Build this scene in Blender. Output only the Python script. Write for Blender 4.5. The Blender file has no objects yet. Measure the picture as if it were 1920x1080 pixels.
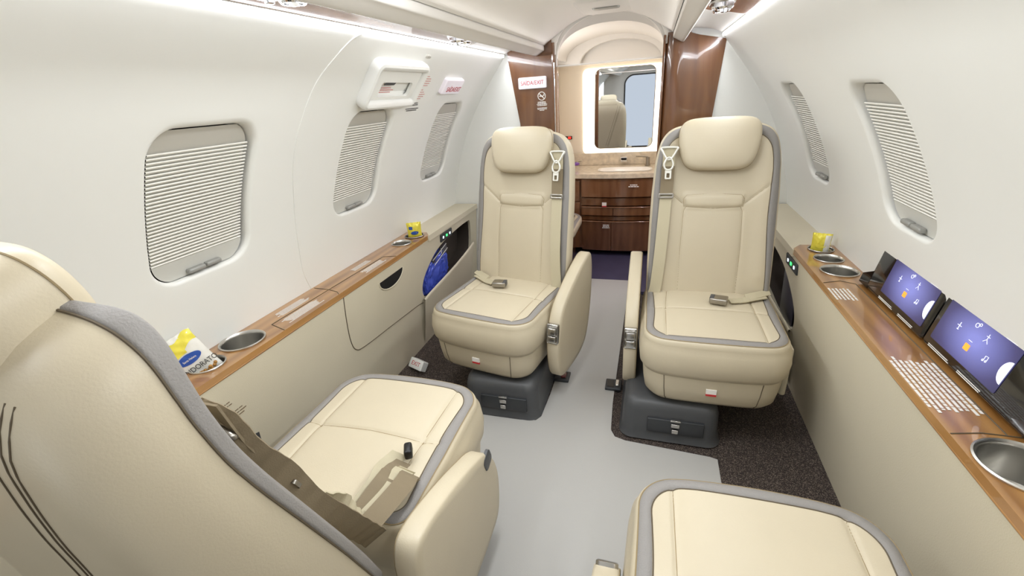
import bpy, bmesh, math, random
import numpy as np
from mathutils import Vector, Matrix
random.seed(7)
SC = bpy.context.scene
COL = SC.collection
PI = math.pi
rad = math.radians

# ------------------------------------------------------------------ camera
cam_d = bpy.data.cameras.new('camera'); cam = bpy.data.objects.new('camera', cam_d); COL.objects.link(cam)
cam_d.sensor_fit = 'HORIZONTAL'; cam_d.sensor_width = 36.0; cam_d.lens = 827.0*36.0/1920.0
cam_d.clip_start = 0.01
RW = Matrix(((0.95637753, -0.05472231, 0.28696253), (0.2841707, 0.40204891, -0.87040432), (-0.06774244, 0.91398148, 0.40006102)))
M4 = RW.normalized().to_4x4(); M4.translation = Vector((0.269, 0, 1.25)); cam.matrix_world = M4
SC.camera = cam

# ------------------------------------------------------------------ world, exposure
w = bpy.data.worlds.new('world'); SC.world = w; w.use_nodes = True
bg = w.node_tree.nodes['Background']; bg.inputs[0].default_value = (0.80, 0.88, 1.0, 1); bg.inputs[1].default_value = .80
SC.view_settings.view_transform = 'Standard'; SC.view_settings.look = 'None'
SC.view_settings.exposure = 0.0; SC.view_settings.gamma = 1.0; SC.view_settings.use_curve_mapping = False

def area(name, loc, direction, sx, sy, power, col=(1, 1, 1), spread=180, yaxis=(0, 1, 0)):
    d = bpy.data.lights.new(name, 'AREA'); d.shape = 'RECTANGLE'; d.size = sx; d.size_y = sy; d.energy = power; d.color = col; d.spread = rad(spread)
    o = bpy.data.objects.new(name, d); COL.objects.link(o)
    z = -Vector(direction).normalized(); y = Vector(yaxis); y = (y-z*y.dot(z)).normalized(); x = y.cross(z)
    m = Matrix((x, y, z)).transposed().to_4x4(); m.translation = Vector(loc); o.matrix_world = m
    return o
LEDC = (0.90, 0.955, 1.0)
# sidewall LED strips, added unseen fills (ceiling, port side forward, lavatory), violet lavatory entry light
for s in (-1, 1):
    area('led_strip_light', (s*.570, 1.27, 1.440), (-s*.95, 0, -1), .012, 2.86, 7.6, LEDC, 160)
    area('ceiling_wash_fill', (s*.334, 1.27, 1.474), (-s*1, 0, .12), .010, 2.86, 1.3, (1, .985, .96), 150)  # added wash that lifts the ceiling; no fixture stands here
for y, pw in ((-.95, 1.5), (.85, 6.5)):
    area('ceiling_lamp_light', (0, y, 1.595), (0, 0, -1), .16, .34, pw, (.93, .965, 1))  # added unseen fill, amidships and behind the viewer
area('forward_fill_light', (-.84, -1.15, .80), (1, .75, 0), .60, 1.15, 6, (.88, .94, 1), yaxis=(0, 0, 1))  # added unseen fill in place of daylight from a side door
area('lavatory_entry_light', (.385, 2.98, 1.32), (-.6, -.3, -1), .06, .22, 4.5, (.93, .86, 1))
area('lavatory_fill_light', (-.462, 3.25, 1.30), (1, .1, .1), .30, .40, 3.2, (1, .97, .93))  # added fill, kept hidden behind the left bulkhead

# ------------------------------------------------------------------ materials
def lin(c):
    return tuple((v/255/12.92 if v/255 <= .04045 else ((v/255+.055)/1.055)**2.4) for v in c)+(1,)
MATS = {}
def mat(name, rgb, rough=.5, metal=0, coat=0, bump=0, bscale=200, var=0, vscale=8, emis=0, ecol=None, spec=.5, trans=0, alpha=1):
    m = bpy.data.materials.new(name); m.use_nodes = True; nt = m.node_tree; b = nt.nodes['Principled BSDF']
    c = lin(rgb); b.inputs['Base Color'].default_value = c
    b.inputs['Roughness'].default_value = rough; b.inputs['Metallic'].default_value = metal
    b.inputs['Coat Weight'].default_value = coat; b.inputs['Coat Roughness'].default_value = .04
    b.inputs['Specular IOR Level'].default_value = spec
    if emis: b.inputs['Emission Color'].default_value = lin(ecol or rgb); b.inputs['Emission Strength'].default_value = emis
    tc = nt.nodes.new('ShaderNodeTexCoord')
    if bump:
        n = nt.nodes.new('ShaderNodeTexNoise'); n.inputs['Scale'].default_value = bscale; n.inputs['Detail'].default_value = 3
        bp = nt.nodes.new('ShaderNodeBump'); bp.inputs['Strength'].default_value = bump; bp.inputs['Distance'].default_value = .002
        nt.links.new(tc.outputs['Object'], n.inputs['Vector']); nt.links.new(n.outputs['Fac'], bp.inputs['Height']); nt.links.new(bp.outputs[0], b.inputs['Normal'])
    if var:
        n = nt.nodes.new('ShaderNodeTexNoise'); n.inputs['Scale'].default_value = vscale; n.inputs['Detail'].default_value = 4
        r = nt.nodes.new('ShaderNodeValToRGB'); r.color_ramp.elements[0].position = .3; r.color_ramp.elements[1].position = .7
        r.color_ramp.elements[0].color = tuple(x*(1-var) for x in c[:3])+(1,); r.color_ramp.elements[1].color = tuple(min(1, x*(1+var)) for x in c[:3])+(1,)
        nt.links.new(tc.outputs['Object'], n.inputs['Vector']); nt.links.new(n.outputs['Fac'], r.inputs[0]); nt.links.new(r.outputs[0], b.inputs['Base Color'])
    MATS[name] = m; return m
def wood(name, c0, c1, rough, sc, coat=1.0, dist=3.0, wamp=.35):
    m = bpy.data.materials.new(name); m.use_nodes = True; nt = m.node_tree; b = nt.nodes['Principled BSDF']
    tc = nt.nodes.new('ShaderNodeTexCoord'); mp = nt.nodes.new('ShaderNodeMapping'); mp.inputs['Scale'].default_value = sc
    n1 = nt.nodes.new('ShaderNodeTexNoise'); n1.inputs['Scale'].default_value = 3; n1.inputs['Detail'].default_value = 8; n1.inputs['Distortion'].default_value = dist*.3
    wv = nt.nodes.new('ShaderNodeTexWave'); wv.inputs['Scale'].default_value = 1.4; wv.inputs['Distortion'].default_value = dist*2; wv.inputs['Detail'].default_value = 3
    mx = nt.nodes.new('ShaderNodeMath'); mx.operation = 'ADD'; ml = nt.nodes.new('ShaderNodeMath'); ml.operation = 'MULTIPLY'; ml.inputs[1].default_value = wamp
    r = nt.nodes.new('ShaderNodeValToRGB'); r.color_ramp.elements[0].position = .35; r.color_ramp.elements[1].position = .95
    r.color_ramp.elements[0].color = lin(c0); r.color_ramp.elements[1].color = lin(c1)
    L = nt.links.new
    L(tc.outputs['Object'], mp.inputs['Vector']); L(mp.outputs[0], n1.inputs['Vector']); L(mp.outputs[0], wv.inputs['Vector'])
    L(wv.outputs['Fac'], ml.inputs[0]); L(n1.outputs['Fac'], mx.inputs[0]); L(ml.outputs[0], mx.inputs[1]); L(mx.outputs[0], r.inputs[0]); L(r.outputs[0], b.inputs['Base Color'])
    b.inputs['Roughness'].default_value = rough; b.inputs['Coat Weight'].default_value = coat; b.inputs['Coat Roughness'].default_value = .03
    MATS[name] = m; return m
mat('wall', (240, 240, 235), .42, var=.012, vscale=2, spec=.3)
mat('ceiling', (242, 239, 234), .5)
mat('leather', (201, 189, 164), .40, bump=.12, bscale=320, var=.03, vscale=5, spec=.45)
mat('panel_leather', (212, 203, 180), .55, bump=.15, bscale=300, var=.02, vscale=4)
mat('seam', (150, 132, 98), .7)
mat('seam_dark', (92, 80, 62), .7)
mat('band', (142, 138, 134), .6, bump=.5, bscale=380)
mat('strap', (190, 180, 152), .7, bump=.3, bscale=500)
mat('strap_dark', (133, 119, 95), .8, bump=.3, bscale=500)
mat('plinth', (74, 75, 77), .45, bump=.1)
mat('plinth_dark', (52, 54, 57), .4)
mat('black', (12, 12, 13), .35)
mat('gloss_black', (10, 10, 12), .12, coat=.6)
mat('rubber', (32, 30, 32), .5)
mat('void', (14, 13, 13), .9)
mat('pocket_dark', (70, 62, 56), .9)
mat('steel', (190, 188, 184), .25, 1)
mat('brushed', (205, 203, 198), .28, 1, bump=.05, bscale=90)
mat('chrome', (225, 225, 228), .08, 1)
mat('nickel', (165, 160, 152), .3, 1)
mat('buckle', (226, 224, 214), .35, .3)
mat('floor', (182, 180, 176), .5, bump=.12, bscale=300, var=.015, vscale=3)
mat('white_plastic', (240, 240, 236), .3)
mat('grey_plastic', (160, 160, 156), .35, .3)
mat('blind', (236, 234, 226), .6)
mat('blind_rail', (205, 204, 197), .45)
mat('blind_head', (192, 188, 178), .6)
mat('text_white', (240, 236, 230), .5)
mat('text_red', (190, 60, 66), .5)
mat('print_red', (206, 120, 116), .5)
mat('text_black', (50, 48, 44), .5)
mat('text_brown', (120, 100, 76), .5)
mat('yellow_foil', (240, 226, 84), .3, .12, bump=.3, bscale=60)
mat('white_foil', (238, 236, 228), .3, .1, bump=.2, bscale=60)
mat('nuts', (176, 128, 62), .5, var=.3, vscale=60)
mat('blue_label', (44, 84, 168), .4)
mat('blue_bag', (70, 88, 190), .22, .1, bump=1.0, bscale=30)
mat('magazine', (70, 68, 80), .3)
mat('paper', (205, 203, 198), .5)
mat('mirror', (235, 238, 240), .01, 1)
mat('stone', (216, 202, 178), .15, var=.16, vscale=30, coat=.5)
mat('basin', (244, 238, 226), .15)
mat('lav_panel', (232, 220, 200), .5)
mat('purple', (120, 70, 160), .35)
mat('lav_floor', (70, 66, 92), .5, var=.1)
mat('lens_red', (110, 44, 44), .25)
mat('tag_red', (200, 48, 52), .5)
mat('led', (255, 255, 255), .5, emis=12, ecol=(245, 248, 255))
mat('backlight', (255, 250, 240), .5, emis=2.2, ecol=(255, 247, 232))
mat('sign_lit', (236, 228, 234), .4, emis=.18, ecol=(240, 236, 246))
mat('green_led', (60, 240, 110), .4, emis=3)
mat('white_led', (220, 240, 255), .4, emis=2)
mat('red_led', (240, 40, 30), .4, emis=2.5)
mat('icon', (225, 228, 245), .4, emis=.8)
mat('icon_orange', (240, 160, 60), .4, emis=.8)
mat('lamp_glass', (240, 240, 236), .2, emis=.4)
wood('wood', (138, 92, 44), (184, 136, 78), .3, (5, .8, 5))
wood('mahogany', (94, 58, 33), (132, 88, 54), .2, (4, 4, .6), wamp=.12)
wood('lav_wood', (108, 70, 44), (148, 104, 70), .25, (4, 4, .7), wamp=.12)
wood('overhead_wood', (92, 62, 46), (160, 128, 106), .25, (6, .7, 6))
# dark speckled carpet
m = mat('carpet', (56, 46, 42), .95, bump=1.0, bscale=220)
nt = m.node_tree; b = nt.nodes['Principled BSDF']; tc = nt.nodes.new('ShaderNodeTexCoord')
n = nt.nodes.new('ShaderNodeTexNoise'); n.inputs['Scale'].default_value = 330; n.inputs['Detail'].default_value = 6
r = nt.nodes.new('ShaderNodeValToRGB'); r.color_ramp.elements[0].position = .50; r.color_ramp.elements[1].position = .84
r.color_ramp.elements[0].color = lin((46, 38, 35)); r.color_ramp.elements[1].color = lin((168, 150, 136))
nt.links.new(tc.outputs['Object'], n.inputs['Vector']); nt.links.new(n.outputs['Fac'], r.inputs[0]); nt.links.new(r.outputs[0], b.inputs['Base Color'])
# glowing monitor screen: a violet to blue picture with a bright centre
m = mat('screen', (20, 20, 40), .25); nt = m.node_tree; b = nt.nodes['Principled BSDF']
tc = nt.nodes.new('ShaderNodeTexCoord'); mp = nt.nodes.new('ShaderNodeMapping'); mp.inputs['Location'].default_value = (-.02, .0, .0); mp.inputs['Scale'].default_value = (6, 9, 12)
g = nt.nodes.new('ShaderNodeTexGradient'); g.gradient_type = 'SPHERICAL'
r = nt.nodes.new('ShaderNodeValToRGB'); r.color_ramp.elements[0].position = 0; r.color_ramp.elements[1].position = .9
r.color_ramp.elements[0].color = lin((40, 37, 56)); r.color_ramp.elements[1].color = lin((146, 150, 226))
e = r.color_ramp.elements.new(.35); e.color = lin((78, 75, 122))
nt.links.new(tc.outputs['Object'], mp.inputs[0]); nt.links.new(mp.outputs[0], g.inputs[0]); nt.links.new(g.outputs['Fac'], r.inputs[0]); nt.links.new(r.outputs[0], b.inputs['Emission Color'])
b.inputs['Emission Strength'].default_value = 1.0

# ------------------------------------------------------------------ helpers
def link(name, me, parent=None):
    o = bpy.data.objects.new(name, me); COL.objects.link(o)
    if parent is not None: o.parent = parent
    return o
def mesh(name, V, F, m, parent=None, smooth=True, angle=None, midx=None):
    me = bpy.data.meshes.new(name); me.from_pydata([tuple(v) for v in V], [], [tuple(f) for f in F])
    ms = m if isinstance(m, (list, tuple)) else [m]
    for q in ms: me.materials.append(MATS[q])
    if midx is not None: me.polygons.foreach_set('material_index', midx)
    bm = bmesh.new(); bm.from_mesh(me); bmesh.ops.recalc_face_normals(bm, faces=bm.faces); bm.to_mesh(me); bm.free()
    if smooth: me.shade_smooth()
    if smooth and angle: me.set_sharp_from_angle(angle=rad(angle))
    return link(name, me, parent)
def from_bm(name, bm, m, parent=None, smooth=True, angle=40):
    bmesh.ops.recalc_face_normals(bm, faces=bm.faces)
    me = bpy.data.meshes.new(name); bm.to_mesh(me); bm.free()
    for q in (m if isinstance(m, (list, tuple)) else [m]): me.materials.append(MATS[q])
    if smooth: me.shade_smooth(); me.set_sharp_from_angle(angle=rad(angle))
    return link(name, me, parent)
def empty(name, loc=(0, 0, 0), rz=0, label=None, cat=None, group=None, kind=None):
    o = bpy.data.objects.new(name, None); COL.objects.link(o); o.location = loc; o.rotation_euler = (0, 0, rz); o.empty_display_size = .05
    return tag(o, label, cat, group, kind)
def tag(o, label=None, cat=None, group=None, kind=None):
    if label: o['label'] = label
    if cat: o['category'] = cat
    if group: o['group'] = group
    if kind: o['kind'] = kind
    return o
def bm_box(bm, c, s, bev=0, seg=3, rot=None):
    r = bmesh.ops.create_cube(bm, size=1); vs = r['verts']
    for v in vs: v.co = Vector((v.co.x*s[0], v.co.y*s[1], v.co.z*s[2]))
    if bev:
        es = list({e for v in vs for e in v.link_edges})
        r2 = bmesh.ops.bevel(bm, geom=es, offset=bev, segments=seg, profile=.5, affect='EDGES')
        vs = list({v for f in r2['faces'] for v in f.verts} | {v for v in vs if v.is_valid})
    mt = Matrix.Translation(Vector(c)) @ (rot.to_4x4() if rot else Matrix())
    for v in vs: v.co = mt @ v.co
    return vs
def box(name, c, s, m, parent=None, bev=0, rot=None, seg=3):
    bm = bmesh.new(); bm_box(bm, c, s, bev, seg, rot); return from_bm(name, bm, m, parent)
def grid_faces(nr, nc, closed=True, off=0):
    F = []
    for i in range(nr-1):
        for j in range(nc if closed else nc-1):
            j2 = (j+1) % nc; F.append((off+i*nc+j, off+i*nc+j2, off+(i+1)*nc+j2, off+(i+1)*nc+j))
    return F
def rings(name, R, m, parent=None, cap0=False, cap1=False, closed=True, angle=None):
    n = len(R[0]); V = [p for r in R for p in r]; F = grid_faces(len(R), n, closed)
    if cap0: F.append(tuple(range(n)))
    if cap1: F.append(tuple(range(len(V)-n, len(V))))
    return mesh(name, V, F, m, parent, True, angle)
def tube_vf(pts, r, n=8, cyc=False):
    P = [Vector(p) for p in pts]; V = []; F = []; k = len(P)
    up = None
    for i, p in enumerate(P):
        a = P[(i-1) % k] if (cyc or i) else p; b = P[(i+1) % k] if (cyc or i < k-1) else p
        t = (b-a); t = t.normalized() if t.length > 1e-9 else Vector((0, 0, 1))
        if up is None: up = Vector((0, 0, 1)) if abs(t.z) < .9 else Vector((1, 0, 0))
        u = (up-t*up.dot(t)).normalized(); v = t.cross(u); up = u
        rr = r[i] if isinstance(r, (list, tuple)) else r
        V += [p+(u*math.cos(2*PI*j/n)+v*math.sin(2*PI*j/n))*rr for j in range(n)]
    F = grid_faces(k, n)
    if cyc: F += [((k-1)*n+j, (k-1)*n+(j+1) % n, (j+1) % n, j) for j in range(n)]
    else: F += [tuple(range(n)), tuple(range((k-1)*n, k*n))]
    return V, F
def tubes(name, lists, r, m, parent=None, n=6, cyc=False):
    V = []; F = []
    for L in lists:
        v, f = tube_vf(L, r, n, cyc); o = len(V); V += v; F += [tuple(i+o for i in q) for q in f]
    return mesh(name, V, F, m, parent, True, 60)
def smooth_pts(P, n=8, cyc=False):
    P = [Vector(p) for p in P]; k = len(P); out = []
    for i in range(k if cyc else k-1):
        p1, p2 = P[i], P[(i+1) % k]; p0 = P[i-1] if (i or cyc) else p1; p3 = P[(i+2) % k] if (cyc or i < k-2) else p2
        for j in range(n):
            t = j/n; out.append(.5*((2*p1)+(-p0+p2)*t+(2*p0-5*p1+4*p2-p3)*t*t+(-p0+3*p1-3*p2+p3)*t**3))
    if not cyc: out.append(P[-1])
    return out
def ribbon(name, pts, wdir, width, m, parent=None, th=.0016, n=6, wob=0):
    P = smooth_pts(pts, n); k = len(P); V = []
    for i, p in enumerate(P):
        wd = (wdir(i/(k-1)) if callable(wdir) else Vector(wdir)).normalized()
        t = (P[min(i+1, k-1)]-P[max(i-1, 0)]).normalized(); nn = wd.cross(t).normalized()
        wd2 = wd*width/2
        q = p+nn*wob*math.sin(i*1.7)
        V += [q-wd2-nn*th, q+wd2-nn*th, q+wd2+nn*th, q-wd2+nn*th]
    F = grid_faces(k, 4); F += [(0, 1, 2, 3), (4*k-4, 4*k-3, 4*k-2, 4*k-1)]
    return mesh(name, V, F, m, parent, True, 50)
def rr(wd, ht, r, n=8, cx=0, cy=0):
    r = max(1e-4, min(r, wd/2-1e-4, ht/2-1e-4)); out = []
    for q, (sx, sy) in enumerate(((1, 1), (-1, 1), (-1, -1), (1, -1))):
        for j in range(n+1):
            a = PI/2*q+PI/2*j/n
            out.append((cx+sx*(wd/2-r)+r*math.cos(a), cy+sy*(ht/2-r)+r*math.sin(a)))
    return out
def plate_bm(outer, holes=(), depth=.01, M=None, bm=None):
    """flat plate in its local xy plane (top at z=0, thickness depth) with holes, placed by matrix M"""
    bm = bm or bmesh.new(); es = []; loops = []
    for L in (outer, *holes):
        vs = [bm.verts.new((p[0], p[1], 0)) for p in L]
        loops.append(vs)
        for i in range(len(vs)): es.append(bm.edges.new((vs[i], vs[(i+1) % len(vs)])))
    r = bmesh.ops.triangle_fill(bm, use_beauty=True, use_dissolve=False, edges=es)
    fs = [f for f in r['geom'] if isinstance(f, bmesh.types.BMFace)]
    allv = {v for L in loops for v in L}
    if depth:
        r2 = bmesh.ops.extrude_face_region(bm, geom=fs)
        nv = [v for v in r2['geom'] if isinstance(v, bmesh.types.BMVert)]
        for v in nv: v.co.z -= depth
        allv |= set(nv)
    if M is not None:
        for v in allv: v.co = M @ v.co
    return bm
def plate(name, outer, m, parent=None, holes=(), depth=.01, M=None):
    return from_bm(name, plate_bm(outer, holes, depth, M), m, parent, True, 30)
def frame_at(p, xdir, zdir):
    x = Vector(xdir).normalized(); z = Vector(zdir).normalized(); y = z.cross(x).normalized(); x = y.cross(z)
    M = Matrix((x, y, z)).transposed().to_4x4(); M.translation = Vector(p); return M
def framed_ring(name, M, wd, ht, r, prof, m, parent=None, n=8, cap=False):
    R = []
    for ins, z in prof:
        R.append([M @ Vector((x, y, z)) for x, y in rr(wd-2*ins, ht-2*ins, r-ins, n)])
    return rings(name, R, m, parent, cap1=cap, angle=35)
def text(name, s, M, size, m, parent=None, depth=.0004, align='CENTER', sx=1):
    c = bpy.data.curves.new(name, 'FONT'); c.body = s; c.size = size; c.align_x = align; c.align_y = 'CENTER'; c.extrude = depth
    t = bpy.data.objects.new('tmp', c); COL.objects.link(t)
    dg = bpy.context.evaluated_depsgraph_get(); me = bpy.data.meshes.new_from_object(t.evaluated_get(dg))
    bpy.data.objects.remove(t); bpy.data.curves.remove(c)
    me.transform(M @ Matrix.Diagonal((sx, 1, 1, 1))); me.materials.clear(); me.materials.append(MATS[m]); me.name = name
    return link(name, me, parent)
def microtext(name, M, wd, rows, m, parent=None, pitch=.008, h=.45, align='L', lens=None, seed=1, depth=.0005):
    """lines of print too small to read, laid out word by word"""
    R = random.Random(seed); bm = bmesh.new()
    for i in range(rows):
        if lens is not None and lens[i] == 0: continue
        L = wd*(lens[i] if lens else R.uniform(.75, 1)); x = -wd/2 if align == 'L' else -L/2; end = x+L; y = (rows/2-i-.5)*pitch
        while x < end-pitch*.3:
            a = min(R.uniform(.9, 3.2)*pitch*.8, end-x)
            vs = bm_box(bm, (x+a/2, y, depth/2), (a, pitch*h, depth))
            x += a+pitch*.22
    bm.transform(M); return from_bm(name, bm, m, parent, False)

# ------------------------------------------------------------------ cabin section
PZ = [.0, .5, .6, .7, .8, .9, 1.0, 1.1, 1.2, 1.3, 1.38, 1.45, 1.5]
PX = [1.0, 1.0, 1.0, .982, .955, .925, .885, .835, .775, .705, .64, .585, .54]
_zz = np.linspace(.3, 1.5, 481); _ww = np.interp(_zz, PZ, PX)
_ww = np.convolve(np.pad(_ww, 20, mode='reflect', reflect_type='odd'), np.ones(41)/41, 'valid')
def W(z): return float(np.interp(z, _zz, _ww))
def wall_frame(side, y, z, off=0):
    dz = .02; t = Vector((side*(W(z+dz)-W(z-dz)), 0, 2*dz)).normalized()
    # u runs along the wall as the viewer reads it, v up the wall, n inwards
    u = Vector((0, 1, 0)) if side < 0 else Vector((0, -1, 0))
    nrm = u.cross(t).normalized()
    M = Matrix((u, t, nrm)).transposed().to_4x4(); M.translation = Vector((side*W(z), y, z))+nrm*off; return M
Y0, Y1 = -1.6, 2.76
WZ0, WZ1 = .585, 1.462
MV, MH = 60, 24
def ray_rr(cx, cy, wd, ht, r, ang):
    # point of a rounded rectangle in direction ang (bisection on signed distance)
    c, s = math.cos(ang), math.sin(ang); lo, hi = 0, 2
    for _ in range(40):
        t = (lo+hi)/2; qx = abs(t*c)-(wd/2-r); qy = abs(t*s)-(ht/2-r)
        d = math.hypot(max(qx, 0), max(qy, 0))+min(max(qx, qy), 0)-r
        if d > 0: hi = t
        else: lo = t
    return cx+t*c, cy+t*s
def build_wall(side, wins, name, lbl):
    V = []; F = []
    def add_grid(ya, yb, n):
        o = len(V)
        for i in range(n+1):
            for j in range(MV+1):
                z = WZ0+(WZ1-WZ0)*j/MV; V.append((side*W(z), ya+(yb-ya)*i/n, z))
        F.extend(grid_faces(n+1, MV+1, False, o))
    y = Y0
    for (yc, wd, ht, zc) in wins:
        hw = .26
        add_grid(y, yc-hw, max(2, int((yc-hw-y)/.06)))
        per = []
        for j in range(MV): per.append((yc+hw, WZ0+(WZ1-WZ0)*j/MV))
        for j in range(MH): per.append((yc+hw-2*hw*j/MH, WZ1))
        for j in range(MV): per.append((yc-hw, WZ1-(WZ1-WZ0)*j/MV))
        for j in range(MH): per.append((yc-hw+2*hw*j/MH, WZ0))
        angs = [math.atan2(b-zc, a-yc) for a, b in per]
        R = []
        for t in np.linspace(0, 1, 16):
            row = []
            for (a, b), an in zip(per, angs):
                p = ray_rr(yc, zc, wd+.026, ht+.026, .080, an)
                yy = a+(p[0]-a)*t; z2 = b+(p[1]-b)*t; row.append((side*W(z2), yy, z2))
            R.append(row)
        for k in range(1, 8):
            a2 = PI/2*k/7; ins = .013*math.sin(a2); dep = .015*(1-math.cos(a2))
            row = []
            for an in angs:
                p = ray_rr(yc, zc, wd+.026-2*ins, ht+.026-2*ins, .080-ins, an); row.append((side*(W(p[1])+dep), p[0], p[1]))
            R.append(row)
        for dep in (.04, .065):
            R.append([(side*(W(ray_rr(yc, zc, wd, ht, .067, an)[1])+dep),)+ray_rr(yc, zc, wd, ht, .067, an) for an in angs])
        o = len(V); n = len(per)
        for r_ in R: V.extend(r_)
        F.extend(grid_faces(len(R), n, True, o))
        y = yc+hw
    add_grid(y, Y1, max(2, int((Y1-y)/.06)))
    me = bpy.data.meshes.new(name); me.from_pydata(V, [], F); me.materials.append(MATS['wall'])
    bm = bmesh.new(); bm.from_mesh(me); bmesh.ops.remove_doubles(bm, verts=bm.verts, dist=.0004); bmesh.ops.recalc_face_normals(bm, faces=bm.faces)
    bm.to_mesh(me); bm.free(); me.shade_smooth()
    o = link(name, me); tag(o, lbl, None, None, 'structure'); return o
WINS_L = [(.88, .30, .385, 1.04), (1.605, .30, .385, 1.04), (2.345, .30, .385, 1.04)]
WINS_R = [(1.40, .27, .375, 1.03), (2.15, .27, .375, 1.03)]
wallL = build_wall(-1, WINS_L, 'wall_left', 'cream curved cabin side wall with three shaded windows')
wallR = build_wall(1, WINS_R, 'wall_right', 'cream curved cabin side wall with two shaded windows above the monitors')

def build_window(i, side, yc, wd, ht, zc, lbl):
    root = empty('window_%d' % i, (side*(W(zc)), yc, zc), 0, lbl, None, None, 'structure')
    X = lambda z: side*(W(z+zc)+.024-W(zc))
    hw, hh = wd/2, ht/2
    # dark back of the recess
    V = []; nn = 14
    for j in range(nn+1):
        z = -hh-.01+(2*hh+.02)*j/nn
        V += [(X(z)+side*.036, -hw-.01, z), (X(z)+side*.036, hw+.01, z)]
    mesh('window_seal', V, [(2*j, 2*j+1, 2*j+3, 2*j+2) for j in range(nn)], 'void', root)
    w2 = hw-.010
    def span(z):  # half width inside the rounded corners
        r = .062; d = max(0, abs(z)-(hh-r)); return w2 if d <= 0 else w2-(r-math.sqrt(max(0, r*r-d*d)))*.97
    def sheet(name, z0, z1, n, m, off, prof=None):
        V = []
        for j in range(n+1):
            z = z0+(z1-z0)*j/n; x = X(z)+side*(off+(prof(j) if prof else 0)); s = span(z)
            V += [(x, -s, z), (x, s, z)]
        return mesh(name, V, [(2*j, 2*j+1, 2*j+3, 2*j+2) for j in range(n)], m, root, prof is None)
    sheet('blind_head', hh-.052, hh-.003, 8, 'blind_head', .004)
    npl = 31
    # pleats: flat slat faces with narrow deep folds between them
    V = []; F = []; zt = hh-.05; zb = -hh+.052; p = (zt-zb)/npl
    for j in range(npl):
        for dz, dx in ((0, -.003), (-.30*p, -.005), (-.60*p, -.003), (-.66*p, .009), (-.93*p, .009), (-.995*p, .002)):
            z = zt-j*p+dz; V += [(X(z)+side*dx, -span(z), z), (X(z)+side*dx, span(z), z)]
    F = [(2*j, 2*j+1, 2*j+3, 2*j+2) for j in range(len(V)//2-1)]
    mesh('pleated_blind', V, F, 'blind', root, False)
    sheet('blind_rail', -hh+.002, -hh+.056, 8, 'blind_rail', -.004)
    z = -hh+.014; hx = X(z)-side*.014
    h = box('blind_handle', (hx, -.025, z), (.018, .052, .014), 'grey_plastic', root, .005)
    box('blind_handle', (hx, .029, z+.001), (.018, .048, .014), 'grey_plastic', root, .005)
for i, (a, lb) in enumerate(zip(WINS_L, ('nearest left window with a closed pleated blind', 'left window under the white exit handle housing', 'left window nearest the aft bulkhead'))): build_window(i+1, -1, *a, lb)
for i, (a, lb) in enumerate(zip(WINS_R, ('right window above the monitors', 'right window nearest the aft bulkhead'))): build_window(i+4, 1, *a, lb)

# exit panel seam on the left wall: a fine raised bead
sp = smooth_pts([(0, 1.372, 1.462), (0, 1.30, 1.435), (0, 1.245, 1.38), (0, 1.205, 1.315), (0, 1.192, 1.202), (0, 1.198, 1.106), (0, 1.226, .962), (0, 1.255, .773), (0, 1.27, .68), (0, 1.30, .60)], 8)
tag(tubes('trim_1', [[(-W(p.z)+.0005, p.y, p.z) for p in sp]], .0022, 'wall', None, 8), 'thin curved seam bead of the emergency exit panel', None, None, 'structure')

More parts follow.
